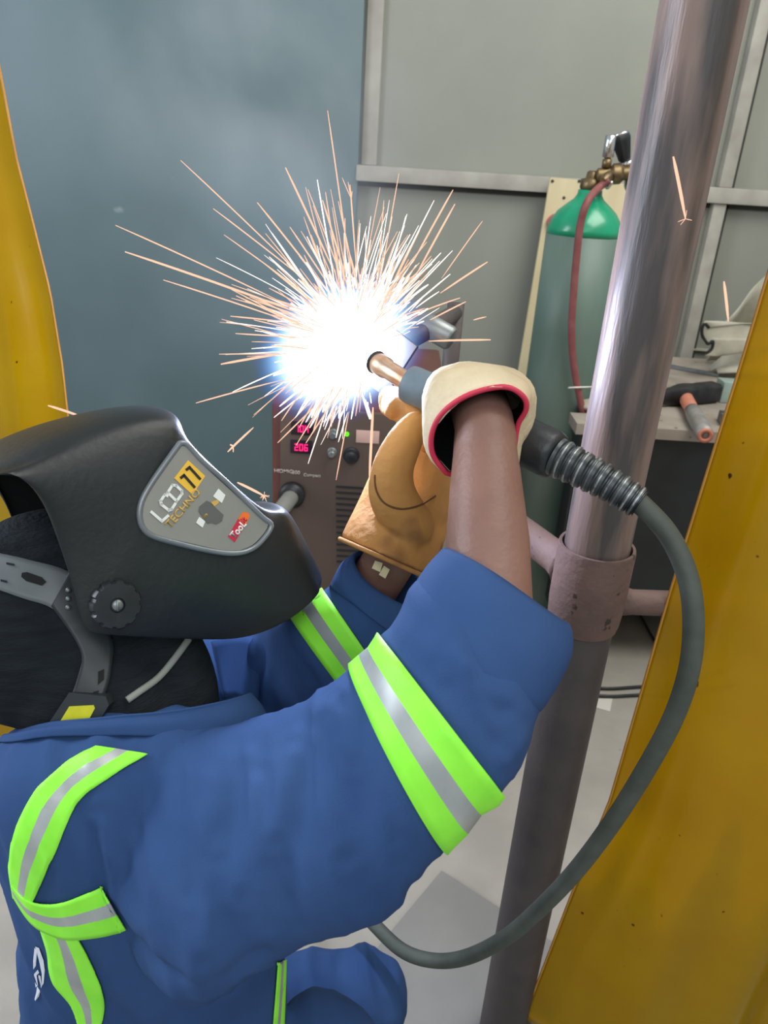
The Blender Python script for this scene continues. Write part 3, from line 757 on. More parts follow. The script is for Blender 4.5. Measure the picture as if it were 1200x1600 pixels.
def fan(n, a0, a1, l0, l1, wk=1.0, pale=.4):
    for _ in range(n):
        an = math.radians(rs.uniform(a0, a1)); ln = l0 + (l1 - l0) * rs.random() ** 1.8; s0 = rs.uniform(50, 95)
        c0 = (555 + rs.uniform(-25, 25), 540 + rs.uniform(-20, 20)); d1 = rs.uniform(-.16, .16)
        p = P(c0[0] + s0 * math.cos(an), c0[1] - s0 * math.sin(an), 1.09 + d1 * .3)
        q = P(c0[0] + (s0 + ln) * math.cos(an), c0[1] - (s0 + ln) * math.sin(an), 1.09 + d1)
        spark_mesh(bm if rs.random() > pale else bm2, p, q, wk * rs.uniform(.45, 1.05) * 1.1 / F, rs.uniform(0, .05))
fan(95, 62, 158, 40, 190); fan(70, 40, 75, 30, 150); fan(40, 150, 185, 40, 150); fan(60, 195, 268, 25, 120); fan(10, 10, 40, 20, 100); fan(50, 60, 150, 25, 90); fan(70, 55, 175, 10, 75, 1.7, 1.0); fan(60, 185, 290, 8, 50, 1.6, 1.0); fan(30, 20, 60, 8, 50, 1.6, 1.0)
sp = tag(obj('spark_shower', bm, m_spark), 'dense burst of short orange sparks radiating from the welding arc', 'sparks', kind='stuff')
tag(obj('spark_shower', bm2, m_spark2), 'pale white fine sparks mixed through the burst around the arc', 'sparks', kind='stuff')
# ------------------------------------------------------------------ the welder
m_skin = mat('dark_brown_skin', '7C5A4E', '8B675A', rough=.5, scale=12, bump=.12, bscale=160, spec=.45)
m_blue = mat('navy_cotton_twill', '2E4873', '36517D', rough=.9, scale=6, bump=.12, bscale=700, spec=.15, speck=('3F5B8C', 20, .78))
m_lime = mat('fluorescent_lime_tape', '98FA40', '8CF03A', rough=.6, scale=30, speck=('6F9A3A', 26, .70))
m_silver = mat('silver_reflective_tape', '9AA09E', 'B0B4B2', rough=.4, metal=.2, scale=20)
m_knit = mat('black_knit', '1B2024', '23282C', rough=.95, scale=20, stretch=(1, 1, 6), bump=.4, bscale=120, spec=.2)
m_shell = mat('matt_black_shell', '14191A', '1A1F20', rough=.45, scale=5, bump=.06, bscale=110, spec=.5)
m_inside = mat('shell_inside_black', '0B0D0E', rough=.8)
m_cream = mat('cream_split_leather', 'DBCBAC', 'BFAC88', rough=.85, scale=11, bump=.55, bscale=34, speck=('A48C64', 14, .68), spec=.25)
m_tan = mat('tan_work_leather', 'C08C50', 'A87842', rough=.8, scale=7, lo=.25, hi=.75, bump=.25, bscale=70, speck=('8A6038', 7, .66), spec=.3)
m_pipe_red = mat('red_piping', 'C8304A', rough=.6)
m_lining = mat('dark_glove_lining', '17181C', rough=.95)
hd = V((.9, .42, 0)).normalized()

feet = P(330, 1900, 1.2)
who = root('person', (feet.x, feet.y, 0), 'person in black welding helmet and navy hi-vis coverall crouching to weld', 'person')

# skeleton points
S_R, E_R, W_R, H_R = P(310, 1330, .855), P(768, 1085, .722), P(757, 668, .825), P(742, 610, .90)
S_L, E_L, W_L, H_L = P(215, 1085, 1.23), P(488, 1050, 1.13), P(618, 860, 1.01), P(660, 720, 1.035)
NECK, HEAD, PEL = P(190, 1150, .95), P(110, 955, .925), P(235, 1800, 1.08)
K_R, K_L = P(500, 1655, 1.05), P(560, 1560, 1.32)
A_R, A_L = V((PEL.x - .02, PEL.y - .14, .085)), V((PEL.x + .22, PEL.y + .22, .085))
def ring_o(c, ax, ay, n=24): return [c + ax * math.cos(2 * math.pi * k / n) + ay * math.sin(2 * math.pi * k / n) for k in range(n)]

# body: one continuous skin
bm = bmesh.new()
lat = V((-hd.y, hd.x, 0))
ellipsoid(bm, HEAD + CF * .015, (hd * .08, lat * .06, V((0, 0, .095))))
ellipsoid(bm, HEAD + hd * .05 + V((0, 0, -.05)), (hd * .048, lat * .045, V((0, 0, .055))))          # jaw
ellipsoid(bm, HEAD + hd * .085 + V((0, 0, -.02)), (hd * .022, lat * .014, V((0, 0, .026))), 12, 8)  # nose
for sgn in (-1, 1): ellipsoid(bm, HEAD + lat * sgn * .058 + V((0, 0, -.03)), (hd * .02, lat * .008, V((0, 0, .032))), 12, 8)
limb(bm, [HEAD + V((0, 0, -.06)), NECK.lerp(HEAD, .35), NECK + V((0, 0, -.04))], [.055, .056, .062])
limb(bm, [NECK + V((0, 0, -.08)), NECK.lerp(PEL, .35), NECK.lerp(PEL, .7), PEL], [.09, .105, .085, .085], 20)
limb(bm, [S_R, S_R.lerp(E_R, .5), E_R], [.05, .046, .036])
limb(bm, [E_R, E_R.lerp(W_R, .25), E_R.lerp(W_R, .55), W_R.lerp(E_R, .12), W_R, W_R.lerp(H_R, .6)], [.034, .043, .0425, .0345, .0325, .034], 20, 8)
limb(bm, [S_R.lerp(S_L, .12), NECK + V((0, 0, -.11)), S_L.lerp(S_R, .15)], [.05, .06, .042])
limb(bm, [S_L, S_L.lerp(E_L, .5), E_L], [.042, .038, .034])
limb(bm, [E_L, E_L.lerp(W_L, .3), W_L, W_L.lerp(H_L, .5)], [.036, .040, .034, .036], 20, 8)
for K, A, s in ((K_R, A_R, -1), (K_L, A_L, 1)):
    limb(bm, [PEL + lat * .08 * s, PEL.lerp(K, .5) + lat * .05 * s, K], [.065, .062, .05])
    limb(bm, [K, K.lerp(A, .35), A], [.055, .052, .036])
    limb(bm, [A + V((0, 0, -.035)), A + hd * .08 + V((0, 0, -.045)), A + hd * .16 + V((0, 0, -.05))], [.036, .038, .03])
# hands inside the gloves: palm, five separate bent fingers
def hand(bm, wrist, palm, tips, scale=1.0):
    limb(bm, [wrist, wrist.lerp(palm, .5), palm], [.030, .030, .028])
    for ch, r in tips: limb(bm, ch, [r, r * .95, r * .85], 10, 4)
ta = (T3 - T2).normalized()                       # torch handle direction
HC = P(738, 640, .915)                            # handle centre under the palm
up_ = (P(745, 560, .9) - HC); up_ = (up_ - ta * up_.dot(ta)).normalized()
aw_ = ta.cross(up_); aw_ = aw_ if aw_.dot(CF) > 0 else -aw_
def curl(s, r, a0, a1, n=6):                      # a finger wrapped round the handle at station s
    out = []
    for i in range(n):
        a = a0 + (a1 - a0) * i / (n - 1)
        out.append(HC + ta * s + aw_ * .006 - up_ * .006 + (up_ * math.cos(a) + aw_ * math.sin(a)) * r)
    return out
RF = [(curl(s, .034, -.2, l), .0095) for s, l in ((-.026, 3.6), (-.007, 3.9), (.012, 3.8), (.030, 3.4))]
RF.append(([HC + up_ * .03 - ta * .01 - aw_ * .01, HC - ta * .035 + up_ * .012 + aw_ * -.018, HC - ta * .052 + up_ * .000 + aw_ * -.012], .0105))
hand(bm, W_R.lerp(H_R, .5), HC + up_ * .022 - aw_ * .008, RF)
LP = P(672, 700, 1.045)
lf = [([P(668 - 8 * k, 690 - 12 * k, .985 + .016 * k), P(652 - 9 * k, 645 - 6 * k, 1.0 + .016 * k), P(632 - 8 * k, 628 - 3 * k, 1.02 + .016 * k), P(616 - 3 * k, 642 - 2 * k, 1.035 + .012 * k)], .0095) for k in range(4)]
lf.append(([P(640, 778, .955), P(632, 728, .945), P(645, 688, .95)], .0105))
hand(bm, W_L.lerp(H_L, .4), LP, lf)
me = fuse(bm, .0042, 5)
body = link('body', me, m_skin, who)

# ---------------------------------------------------------------- coverall
bm = bmesh.new()
torso = [pair_ring((70, 1120), (370, 1105), .93, .085), pair_ring((18, 1150), (410, 1125), .935, .115), pair_ring((2, 1215), (430, 1180), .94, .16),
         pair_ring((4, 1290), (440, 1270), .94, .175), pair_ring((18, 1360), (448, 1380), .945, .175), pair_ring((42, 1470), (448, 1480), .97, .165),
         pair_ring((46, 1600), (446, 1600), 1.02, .16), pair_ring((40, 1740), (440, 1740), 1.07, .17), pair_ring((60, 1860), (430, 1860), 1.1, .17), pair_ring((150, 1930), (360, 1930), 1.12, .1)]
loft(bm, ring_interp(torso, 4))
SLR = [((185, 1285), (190, 1380), .91, .07), ((172, 1255), (192, 1445), .895, .095), ((190, 1215), (230, 1510), .868, .108), ((270, 1168), (300, 1545), .835, .112), ((340, 1150), (372, 1512), .815, .108), ((410, 1130), (445, 1472), .80, .103), ((480, 1100), (525, 1440), .78, .098),
       ((535, 1058), (590, 1416), .76, .096), ((572, 1028), (640, 1368), .745, .096), ((598, 1003), (690, 1308), .735, .095), ((614, 988), (735, 1262), .728, .094),
       ((622, 975), (782, 1216), .722, .092), ((628, 968), (818, 1160), .72, .088), ((634, 956), (834, 1110), .722, .082), ((650, 925), (848, 1085), .728, .076), ((664, 905), (858, 1062), .735, .068)]
sl_r = ring_interp([pair_ring(a, b, d, rd) for a, b, d, rd in SLR], 4)
loft(bm, sl_r)
SLL = [((150, 1010), (230, 1180), 1.12, .10), ((230, 985), (300, 1160), 1.17, .10), ((318, 1000), (380, 1140), 1.20, .09), ((395, 985), (455, 1135), 1.16, .082), ((448, 962), (530, 1120), 1.065, .075), ((462, 955), (580, 1090), 1.05, .07),
       ((487, 940), (600, 1060), 1.035, .066), ((508, 925), (620, 1030), 1.03, .063), ((526, 905), (636, 995), 1.025, .058)]
loft(bm, ring_interp([pair_ring(a, b, d, rd) for a, b, d, rd in SLL], 4))
for K, A, s in ((K_R, A_R, -1), (K_L, A_L, 1)):
    limb(bm, [PEL + lat * .08 * s, PEL.lerp(K, .5) + lat * .05 * s, K + (K - PEL).normalized() * .0], [.125, .11, .082], 22, 8)
    limb(bm, [K, K.lerp(A, .4), A + V((0, 0, .06))], [.082, .085, .075], 22, 8)
ellipsoid(bm, PEL, (hd * .15, lat * .19, V((0, 0, .14))))
me = fuse(bm, .0055, 5)
# folds: creases and ridges pressed into the cloth along lines seen in it
FOLDS = [([(145, 1275), (150, 1330), (165, 1400), (200, 1462), (240, 1505), (300, 1545)], 9, -.008), ([(160, 1262), (172, 1330), (190, 1400), (235, 1470)], 14, .004),
         ([(470, 1160), (445, 1240), (432, 1320)], 13, .006), ([(500, 1150), (478, 1230), (455, 1330), (450, 1430)], 16, -.006), ([(512, 1160), (515, 1120), (535, 1085)], 12, .005),
         ([(545, 1100), (530, 1180), (528, 1260), (545, 1340)], 18, .006), ([(330, 1190), (318, 1290), (330, 1400), (320, 1500)], 18, .005), ([(300, 1200), (290, 1300), (300, 1420)], 15, -.004),
         ([(390, 1180), (370, 1260), (345, 1330)], 16, -.005), ([(410, 1200), (398, 1300), (380, 1400)], 16, .005), ([(580, 1080), (570, 1150), (590, 1240), (630, 1330)], 16, -.005),
         ([(560, 1040), (548, 1120), (558, 1200)], 12, .004), ([(730, 1040), (760, 1090), (800, 1130)], 12, -.006), ([(700, 1010), (745, 1065), (790, 1110)], 12, .005), ([(690, 1050), (740, 1120), (780, 1180)], 14, -.005),
         ([(815, 1120), (800, 1160), (770, 1205)], 10, .005), ([(300, 1560), (280, 1600)], 14, -.005), ([(330, 1540), (390, 1500), (440, 1478)], 10, -.006), ([(180, 1520), (230, 1560), (250, 1600)], 14, .005),
         ([(420, 1000), (400, 1080), (385, 1130)], 8, -.006), ([(436, 975), (428, 1040), (405, 1100)], 8, .006), ([(345, 1010), (352, 1060), (360, 1095)], 7, -.005), ([(470, 1030), (500, 1080)], 10, -.004)]
bm = bmesh.new(); bm.from_mesh(me); bm.normal_update()
segs = []
for line, wd, h_ in FOLDS:
    for a, b in zip(line, line[1:]): segs.append((a, b, wd, h_))
off = {}
for v in bm.verts:
    x, y, d = pix(v.co); n = v.normal
    qa, qb, qc = v.co.dot(CR), v.co.dot(CU), v.co.dot(CF)
    n1 = noise.noise(V((qa * 17 + qb * 4.5 + 3, qb * 4.2, qc * 4))); n2 = noise.noise(V((qa * 34 + qb * 13 + 7, qb * 9, qc * 8)))
    o_ = .0125 * (.4 - abs(n1)) + .0045 * (.4 - abs(n2)) + .003 * noise.noise(v.co * 6.5)
    if n.dot(EYE - v.co) > 0:
        for wd_line in FOLDS:
            line, wd, h_ = wd_line; best = 1e9
            for a, b in zip(line, line[1:]):
                ax_, ay_ = b[0] - a[0], b[1] - a[1]; t = max(0, min(1, ((x - a[0]) * ax_ + (y - a[1]) * ay_) / (ax_ * ax_ + ay_ * ay_)))
                dd = math.hypot(x - a[0] - ax_ * t, y - a[1] - ay_ * t)
                e0 = math.hypot(x - line[0][0], y - line[0][1]); e1_ = math.hypot(x - line[-1][0], y - line[-1][1])
                best = min(best, dd)
            w2 = wd * 1.35
            if best < w2 * 2.6: o_ += h_ * math.exp(-(best / w2) ** 2) * min(1, e0 / 30 + .15, e1_ / 30 + .15)
    off[v.index] = n * o_
bm.verts.index_update(); bm.verts.ensure_lookup_table()
for v in bm.verts: v.co += off[v.index]
bm.to_mesh(me); bm.free()
cov = link('coverall', me, m_blue, who)
cb = bvh_of(me)
def onto(x, y, tree=None, lift=.0):
    tree = tree or cb
    d = ray(x, y).normalized(); hit = tree.ray_cast(EYE, d)
    if hit[0] is None: return None
    n = hit[1] if hit[1].dot(d) < 0 else -hit[1]
    return hit[0] + n * lift
def smooth_n(p, tree=None):
    return (tree or cb).find_nearest(p)
# rolled cuffs, collar
def cuff(name, secs, thick, m, sub=4):
    rs_ = ring_interp(secs, sub); bm = bmesh.new()
    inner = []
    for r in rs_[::-1]:
        c = sum(r, V()) / len(r); inner.append([c + (p - c) * (1 - thick / (p - c).length) for p in r])
    c = sum(rs_[-1], V()) / len(rs_[-1]); d_ = (c - sum(rs_[-2], V()) / len(rs_[-2])).normalized() * thick * .5
    lip = [c + (p - c) * (1 - thick * .5 / (p - c).length) + d_ for p in rs_[-1]]
    loft(bm, rs_ + [lip] + inner, cap=False, closed=True)
    for v in bm.verts: v.co += V((noise.noise(v.co * 11), noise.noise(v.co * 11 + V((9, 0, 0))), noise.noise(v.co * 11 + V((0, 9, 0))))) * .006
    return obj(name, bm, m, cov)
cuff('rolled_cuff', [pair_ring((622, 968), (832, 1112), .722, .088, 40), pair_ring((632, 950), (846, 1098), .724, .088, 40), pair_ring((652, 912), (878, 1052), .732, .083, 40),
                     pair_ring((672, 878), (892, 1018), .742, .078, 40), pair_ring((692, 853), (889, 985), .752, .074, 40)], .010, m_blue)
cuff('rolled_cuff', [pair_ring((514, 915), (640, 1012), 1.022, .064, 40), pair_ring((524, 893), (652, 990), 1.02, .064, 40, tl=.35), pair_ring((534, 877), (664, 962), 1.018, .062, 40, tl=.5), pair_ring((549, 868), (672, 945), 1.016, .056, 40, tl=.6)], .008, m_blue)
cuff('collar', [pair_ring((14, 1160), (418, 1132), .935, .128, 40, db=.0), pair_ring((20, 1148), (408, 1110), .93, .12, 40), pair_ring((30, 1144), (396, 1094), .925, .108, 40), pair_ring((38, 1140), (392, 1089), .922, .104, 40)], .006, m_blue)
# turned-out collar flap on the far shoulder
bm = bmesh.new(); rows = []
for i in range(13):
    s = i / 12; a = P(330 + 112 * s, 1003 - 16 * s, 1.085 + .05 * s); b = P(352 + 60 * s, 1088 + 10 * s * (1 - s) * 4, 1.065 + .045 * s); row = []
    for k in range(9):
        t = k / 8; row.append(bm.verts.new(a.lerp(b, t) - CF * (.008 * math.sin(s * 9 + t * 2)) + CU * .004 * math.sin(s * 7)))
    rows.append(row)
for a, b in zip(rows, rows[1:]):
    for k in range(8): bm.faces.new((a[k], a[k + 1], b[k + 1], b[k]))
o = obj('collar_flap', bm, m_blue, cov); solid(o, .003)
# reflective tape around the sleeves: bands that hug the cloth on every side
def band(pa, pb, d0, name, reach, tree=cb, lift=.004, n=72):
    (a0, a1), (b0, b1) = pa, pb; rows = []
    vd = (P((a0[0] + a1[0]) / 2, (a0[1] + a1[1]) / 2, d0) - EYE).normalized()
    for k in (0, .12, .36, .37, .64, .65, .88, 1):
        A = P(a0[0] + (b0[0] - a0[0]) * k, a0[1] + (b0[1] - a0[1]) * k, d0); B = P(a1[0] + (b1[0] - a1[0]) * k, a1[1] + (b1[1] - a1[1]) * k, d0)
        c = (A + B) / 2; u = (A - B).normalized(); v = (vd - u * vd.dot(u)).normalized(); r = []
        for i in range(n):
            t = 2 * math.pi * i / n; dr = u * math.cos(t) + v * math.sin(t)
            h = tree.ray_cast(c + dr * reach, -dr, reach)
            p = h[0] if h[0] is not None else c + dr * (A - B).length / 2
            if (p - c).length > (A - B).length * .95: p = c + dr * (A - B).length * .6
            r.append((p - c).length)
        for _ in range(3): r = [max(r[i], (r[i - 1] + r[i] * 2 + r[(i + 1) % n]) / 4, (r[i - 2] + r[(i + 2) % n]) / 2 - .002) for i in range(n)]
        r = [c + (u * math.cos(2 * math.pi * i / n) + v * math.sin(2 * math.pi * i / n)) * (r[i] + lift) for i in range(n)]
        rows.append(r)
    bm = bmesh.new(); vr = [[bm.verts.new(p) for p in r] for r in rows]
    for k in range(len(vr) - 1):
        for i in range(n):
            f = bm.faces.new((vr[k][i], vr[k][(i + 1) % n], vr[k + 1][(i + 1) % n], vr[k + 1][i])); f.material_index = 1 if k == 3 else 0
    o = obj(name, bm, [m_lime, m_silver], cov); solid(o, .0016, 0)
    return o
band(((596, 996), (774, 1226)), ((563, 1078), (690, 1307)), .738, 'reflective_band', .178)
band(((508, 926), (590, 1046)), ((457, 968), (545, 1086)), 1.04, 'reflective_band', .082)
# reflective tape sewn on the back: strips laid on the cloth between two edge lines
def strip(ea, eb, name, lift=.003, n=26, wrap=True):
    ea2 = [V((x, y, 0)) for x, y in ea]; eb2 = [V((x, y, 0)) for x, y in eb]
    ca, cb_ = catmull(ea2, n), catmull(eb2, n); m = min(len(ca), len(cb_)); bm = bmesh.new(); rows = []
    for i in range(m):
        r = []; last = None
        for k in (0, .1, .25, .36, .37, .5, .63, .64, .8, .9, 1):
            x, y = ca[i].x + (cb_[i].x - ca[i].x) * k, ca[i].y + (cb_[i].y - ca[i].y) * k
            p = onto(x, y, cb, lift)
            if p is None:
                q = P(x, y, .96); h = cb.find_nearest(q); p = h[0] + h[1] * lift
            r.append(p)
        rows.append(r)
    vr = [[bm.verts.new(p) for p in r] for r in rows]
    for a, b in zip(vr, vr[1:]):
        for k in range(10):
            f = bm.faces.new((a[k], a[k + 1], b[k + 1], b[k])); f.material_index = 1 if 4 <= k <= 5 else 0
    o = obj(name, bm, [m_lime, m_silver], cov); solid(o, .0016, 0)
    return o
strip([(150, 1168), (100, 1196), (55, 1240), (26, 1300), (18, 1350), (24, 1400)], [(232, 1180), (172, 1215), (122, 1256), (88, 1330), (62, 1390), (50, 1412)], 'reflective_strip')
strip([(24, 1380), (50, 1404), (90, 1408), (130, 1395), (161, 1381)], [(26, 1398), (56, 1440), (100, 1462), (150, 1460), (201, 1449)], 'reflective_strip', .0042)
strip([(60, 1430), (75, 1478), (84, 1530), (112, 1568), (126, 1606)], [(116, 1452), (138, 1490), (160, 1542), (164, 1575), (158, 1606)], 'reflective_strip', .0028)
strip([(432, 1500), (429, 1540), (424, 1606)], [(444, 1500), (443, 1540), (441, 1606)], 'reflective_strip', .0028)
# printed white mark on the back
bm = bmesh.new()
for poly in ([(56, 1478), (62, 1480), (69, 1500), (71, 1515), (69, 1535), (66, 1540), (66, 1520), (62, 1500)], [(55, 1480), (59, 1484), (57, 1508), (53, 1514), (53, 1500)],
             [(54, 1521), (60, 1514), (62, 1519), (58, 1523), (60, 1538), (57, 1542)], [(61, 1522), (64, 1524), (66, 1540), (62, 1556), (56, 1563), (55, 1560), (59, 1548)]):
    pts = [onto(x, y, cb, .001) for x, y in poly]
    if all(p is not None for p in pts):
        c = sum(pts, V()) / len(pts); prism(bm, pts, (EYE - c).normalized() * .0012)
obj('printed_mark', bm, mat('white_print', 'D5DAE6', rough=.7), cov, smooth=False)

# boots
for A in (A_R, A_L):
    bm = bmesh.new(); limb(bm, [A + V((0, 0, .06)), A + V((0, 0, 0)), A + V((0, 0, -.03))], [.052, .055, .052])
    limb(bm, [A + V((0, 0, -.045)) - hd * .03, A + hd * .08 + V((0, 0, -.04)), A + hd * .18 + V((0, 0, -.047))], [.042, .046, .038])
    me = fuse(bm, .006, 4)
    for v in me.vertices: v.co.z = max(v.co.z, .004)
    link('boot', me, m_blackpl, who)

# ---------------------------------------------------------------- gloves
def px_ring(pts, n=40):
    c = [V(P(*p)) for p in pts]; c = catmull(c + [c[0]], 10)[:-1]
    L_ = [0]
    for a, b in zip(c, c[1:] + c[:1]): L_.append(L_[-1] + (b - a).length)
    out = []; j = 0
    for i in range(n):
        s = L_[-1] * i / n
        while L_[j + 1] < s: j += 1
        t = (s - L_[j]) / (L_[j + 1] - L_[j]); out.append(c[j].lerp(c[(j + 1) % len(c)], t))
    return out
R0 = [(697, 739, .835), (677, 712, .825), (674, 682, .812), (686, 652, .80), (715, 626, .79), (755, 609, .785), (793, 605, .785), (818, 620, .79), (822, 640, .80), (809, 665, .815), (803, 705, .83), (798, 735, .84), (750, 752, .845)]
R1 = [(690, 742, .85), (666, 712, .84), (660, 672, .83), (665, 622, .822), (695, 583, .815), (745, 572, .812), (792, 582, .815), (826, 604, .82), (834, 635, .83), (824, 668, .842), (811, 705, .85), (800, 738, .858), (750, 756, .86)]
R2 = [(686, 728, .88), (664, 700, .875), (658, 660, .872), (662, 606, .868), (695, 573, .865), (745, 567, .863), (793, 578, .866), (826, 602, .87), (836, 637, .876), (828, 668, .882), (812, 698, .885), (795, 722, .888), (745, 738, .89)]
R3 = [(692, 700, .92), (672, 682, .918), (664, 655, .915), (668, 612, .912), (698, 582, .91), (742, 577, .908), (785, 586, .91), (816, 610, .913), (826, 640, .915), (818, 664, .918), (802, 684, .92), (780, 700, .922), (738, 708, .924)]
R4 = [(705, 685, .945), (692, 672, .944), (686, 650, .942), (690, 622, .94), (712, 602, .94), (742, 598, .94), (772, 604, .94), (794, 622, .942), (800, 642, .943), (792, 660, .945), (782, 672, .946), (765, 682, .946), (735, 688, .946)]
rr = [px_ring(r) for r in (R0, R1, R2, R3, R4)]
gl_r = bmesh.new()
rs_ = ring_interp(rr, 5)
loft(gl_r, rs_, cap=False); gl_r.faces.new([v for v in gl_r.verts][-40:])
for v in gl_r.verts: v.co += V((abs(noise.noise(v.co * 17)), noise.noise(v.co * 24 + V((5, 0, 0))), abs(noise.noise(v.co * 17 + V((0, 5, 0)))))) * .008
gr = obj('glove', gl_r, [m_cream], who); solid(gr, .0022, -1)
tag(gr, 'cream leather glove with red piping on the near hand')
# darker lining inside the cuff
bm = bmesh.new(); li = [[c + (p - c) * .93 for p in r] for r in rs_[:14] for c in [sum(r, V()) / len(r)]]
loft(bm, li, cap=False); bm.faces.new([v for v in bm.verts][-40:]); obj('lining', bm, m_lining, gr)
bm = bmesh.new(); q = px_ring(R0, 80); tube(bm, q + [q[0], q[1]], .0030, 8, cap=False); obj('piping', bm, m_pipe_red, gr)
# gloved fingers closed round the torch
for ch, r in RF:
    bm = bmesh.new(); limb(bm, ch, [r + .004, r + .0035, r + .0025], 14, 5); obj('finger', bm, m_cream, gr)
# tan glove on the far hand: gauntlet, palm, thumb and fingers in one skin
bm = bmesh.new()
LG = [((533, 838), (668, 898), .995, .062), ((545, 812), (686, 868), .998, .06), ((566, 775), (696, 822), 1.005, .052), ((588, 728), (702, 765), 1.015, .04), ((606, 695), (704, 728), 1.02, .034), ((620, 668), (704, 700), 1.02, .032), ((634, 652), (696, 676), 1.0, .03), ((645, 644), (688, 658), 1.0, .024)]
loft(bm, ring_interp([pair_ring(a, b, d, rd, db=(0, .015, .045, .06, .06, .05, .04, .02)[i_]) for i_, (a, b, d, rd) in enumerate(LG)], 4))
me = bpy.data.meshes.new('cuffmesh')
gb = bm
limb(gb, [P(640, 822, .968), P(614, 775, .948), P(614, 732, .938), P(632, 690, .938), P(648, 664, .944)], [.032, .030, .026, .0225, .017], 18)
limb(gb, [P(655, 800, 1.02), LP, P(672, 665, 1.045)], [.040, .042, .032], 16)
for ch, r in lf[:4]: limb(gb, ch, [r + .006, r + .0055, r + .004], 14, 5)
me = fuse(gb, .0034, 4)
glv = link('glove', me, [m_tan], who)
tag(glv, 'tan leather gauntlet on the far hand')
bm = bmesh.new(); q = pair_ring((531, 842), (666, 902), .993, .0635, 48); tube(bm, q + [q[0], q[1]], .0030, 8, cap=False); obj('hem', bm, m_tan, glv)
gt = bvh_of(me)
seam = [onto(x, y, gt, .0004) for x, y in ((586, 742), (588, 765), (600, 785), (625, 795), (655, 790), (680, 775))]
bm = bmesh.new(); tube(bm, catmull([p for p in seam if p], 5), .0012, 6); obj('seam', bm, mat('dark_seam', '5A3C1C', rough=.9), glv)
# torn cream tag hanging out of the cuff
m_tag = mat('cream_fabric_tag', 'D2C6A0', 'BFB28C', rough=.8, scale=30)
for poly in ([(586, 876), (598, 880), (594, 894), (581, 888)], [(600, 884), (609, 890), (602, 904), (592, 898)]):
    bm = bmesh.new(); prism(bm, [P(x, y, .955) for x, y in poly], CF * .0015); obj('torn_tag', bm, m_tag, glv, smooth=False)

# ---------------------------------------------------------------- balaclava
bm = bmesh.new()
up3 = (P(60, 800, .92) - P(130, 1010, .92)).normalized(); fr3 = (P(300, 880, 1.0) - HEAD); fr3 = (fr3 - up3 * fr3.dot(up3)).normalized(); sd3 = up3.cross(fr3)
ellipsoid(bm, P(92, 965, .93), (fr3 * .135, sd3 * .088, up3 * .135))
ellipsoid(bm, P(165, 1060, .93), (fr3 * .11, sd3 * .078, up3 * .075))
limb(bm, [P(120, 1010, .93), P(180, 1100, .93), P(215, 1170, .94)], [.088, .085, .09], 22)
limb(bm, [P(240, 1000, .95), P(270, 1060, .945), P(270, 1150, .95)], [.05, .052, .06], 18)
me = fuse(bm, .005, 6)
for v in me.vertices: v.co += (v.co - HEAD).normalized() * .0025 * noise.noise(v.co * 14)
bal = link('balaclava', me, m_knit, who)
bt = bvh_of(me)

# ---------------------------------------------------------------- welding helmet
c_ax = (CR * .58 - CU * .05 - CF * .81).normalized()            # towards the wearer's right
PA = P(125, 985, .80)
def hp_(x, y, k=0.): return PP(x, y, PA + c_ax * k, c_ax)
HW = .235
NB = [((512, 912), (428, 984)), ((494, 872), (378, 1002)), ((473, 828), (320, 1003)), ((449, 790), (262, 1001)), ((424, 804), (215, 999)), ((378, 764), (182, 997)), ((332, 722), (154, 996)), ((295, 685), (135, 992)),
      ((292, 664), (126, 975)), ((282, 643), (119, 950)), ((225, 643), (110, 912)), ((145, 663), (98, 872)), ((75, 687), (83, 828)), ((15, 718), (66, 785)), ((-25, 738), (38, 737))]
ins = [.0, .0, .0, .006, .012, .012, .012, .008, .0, 0, 0, 0, 0, 0, 0]
rings = []
for i, (n_, b_) in enumerate(NB):
    Nn, B = hp_(*n_), hp_(*b_); o_ = (Nn - B).normalized(); HWi = HW * (.50, .54, .58, .66, .78, .9, 1, 1, 1, 1, 1, 1, 1, 1, 1)[i]
    bul = .016; row = [B]
    for t in (.3, .6, .82): row.append(B + (Nn - B) * t + c_ax * bul * math.sin(math.pi * min(1, t * 1.02)) )
    near = Nn + c_ax * .002; rd = .012 if 3 <= i <= 7 else .03
    row += [near - o_ * rd * .45, near - c_ax * rd * .4 + o_ * 0.0]
    cr_ = .012 if not 4 <= i <= 7 else -.004
    for t in (.2, .5, .8): row.append(Nn - c_ax * (HWi * t) + o_ * cr_ * math.sin(math.pi * t) * 1.5)
    Ff, Bf = Nn - c_ax * HWi, B - c_ax * HWi
    row += [Ff + c_ax * rd * .4, Ff - o_ * rd * .45]
    for t in (.82, .6, .3): row.append(Bf + (Ff - Bf) * t - c_ax * bul * math.sin(math.pi * min(1, t * 1.02)))
    row.append(Bf); rings.append(row)
bm = bmesh.new(); vr = [[bm.verts.new(p) for p in r] for r in rings]
for a, b in zip(vr, vr[1:]):
    for k in range(len(a) - 1): bm.faces.new((a[k], a[k + 1], b[k + 1], b[k]))
# rounded chin strip closing the lower front
hel = obj('welding_helmet', bm, [m_shell, m_inside], who)
m1 = hel.modifiers.new('thickness', 'SOLIDIFY'); m1.thickness = .004; m1.offset = -1; m1.material_offset = 1; m1.material_offset_rim = 0
subsurf(hel, 3)
hme = evaluated(hel); ht = bvh_of(hme)
def onh(x, y, lift=0.): return onto(x, y, ht, lift)
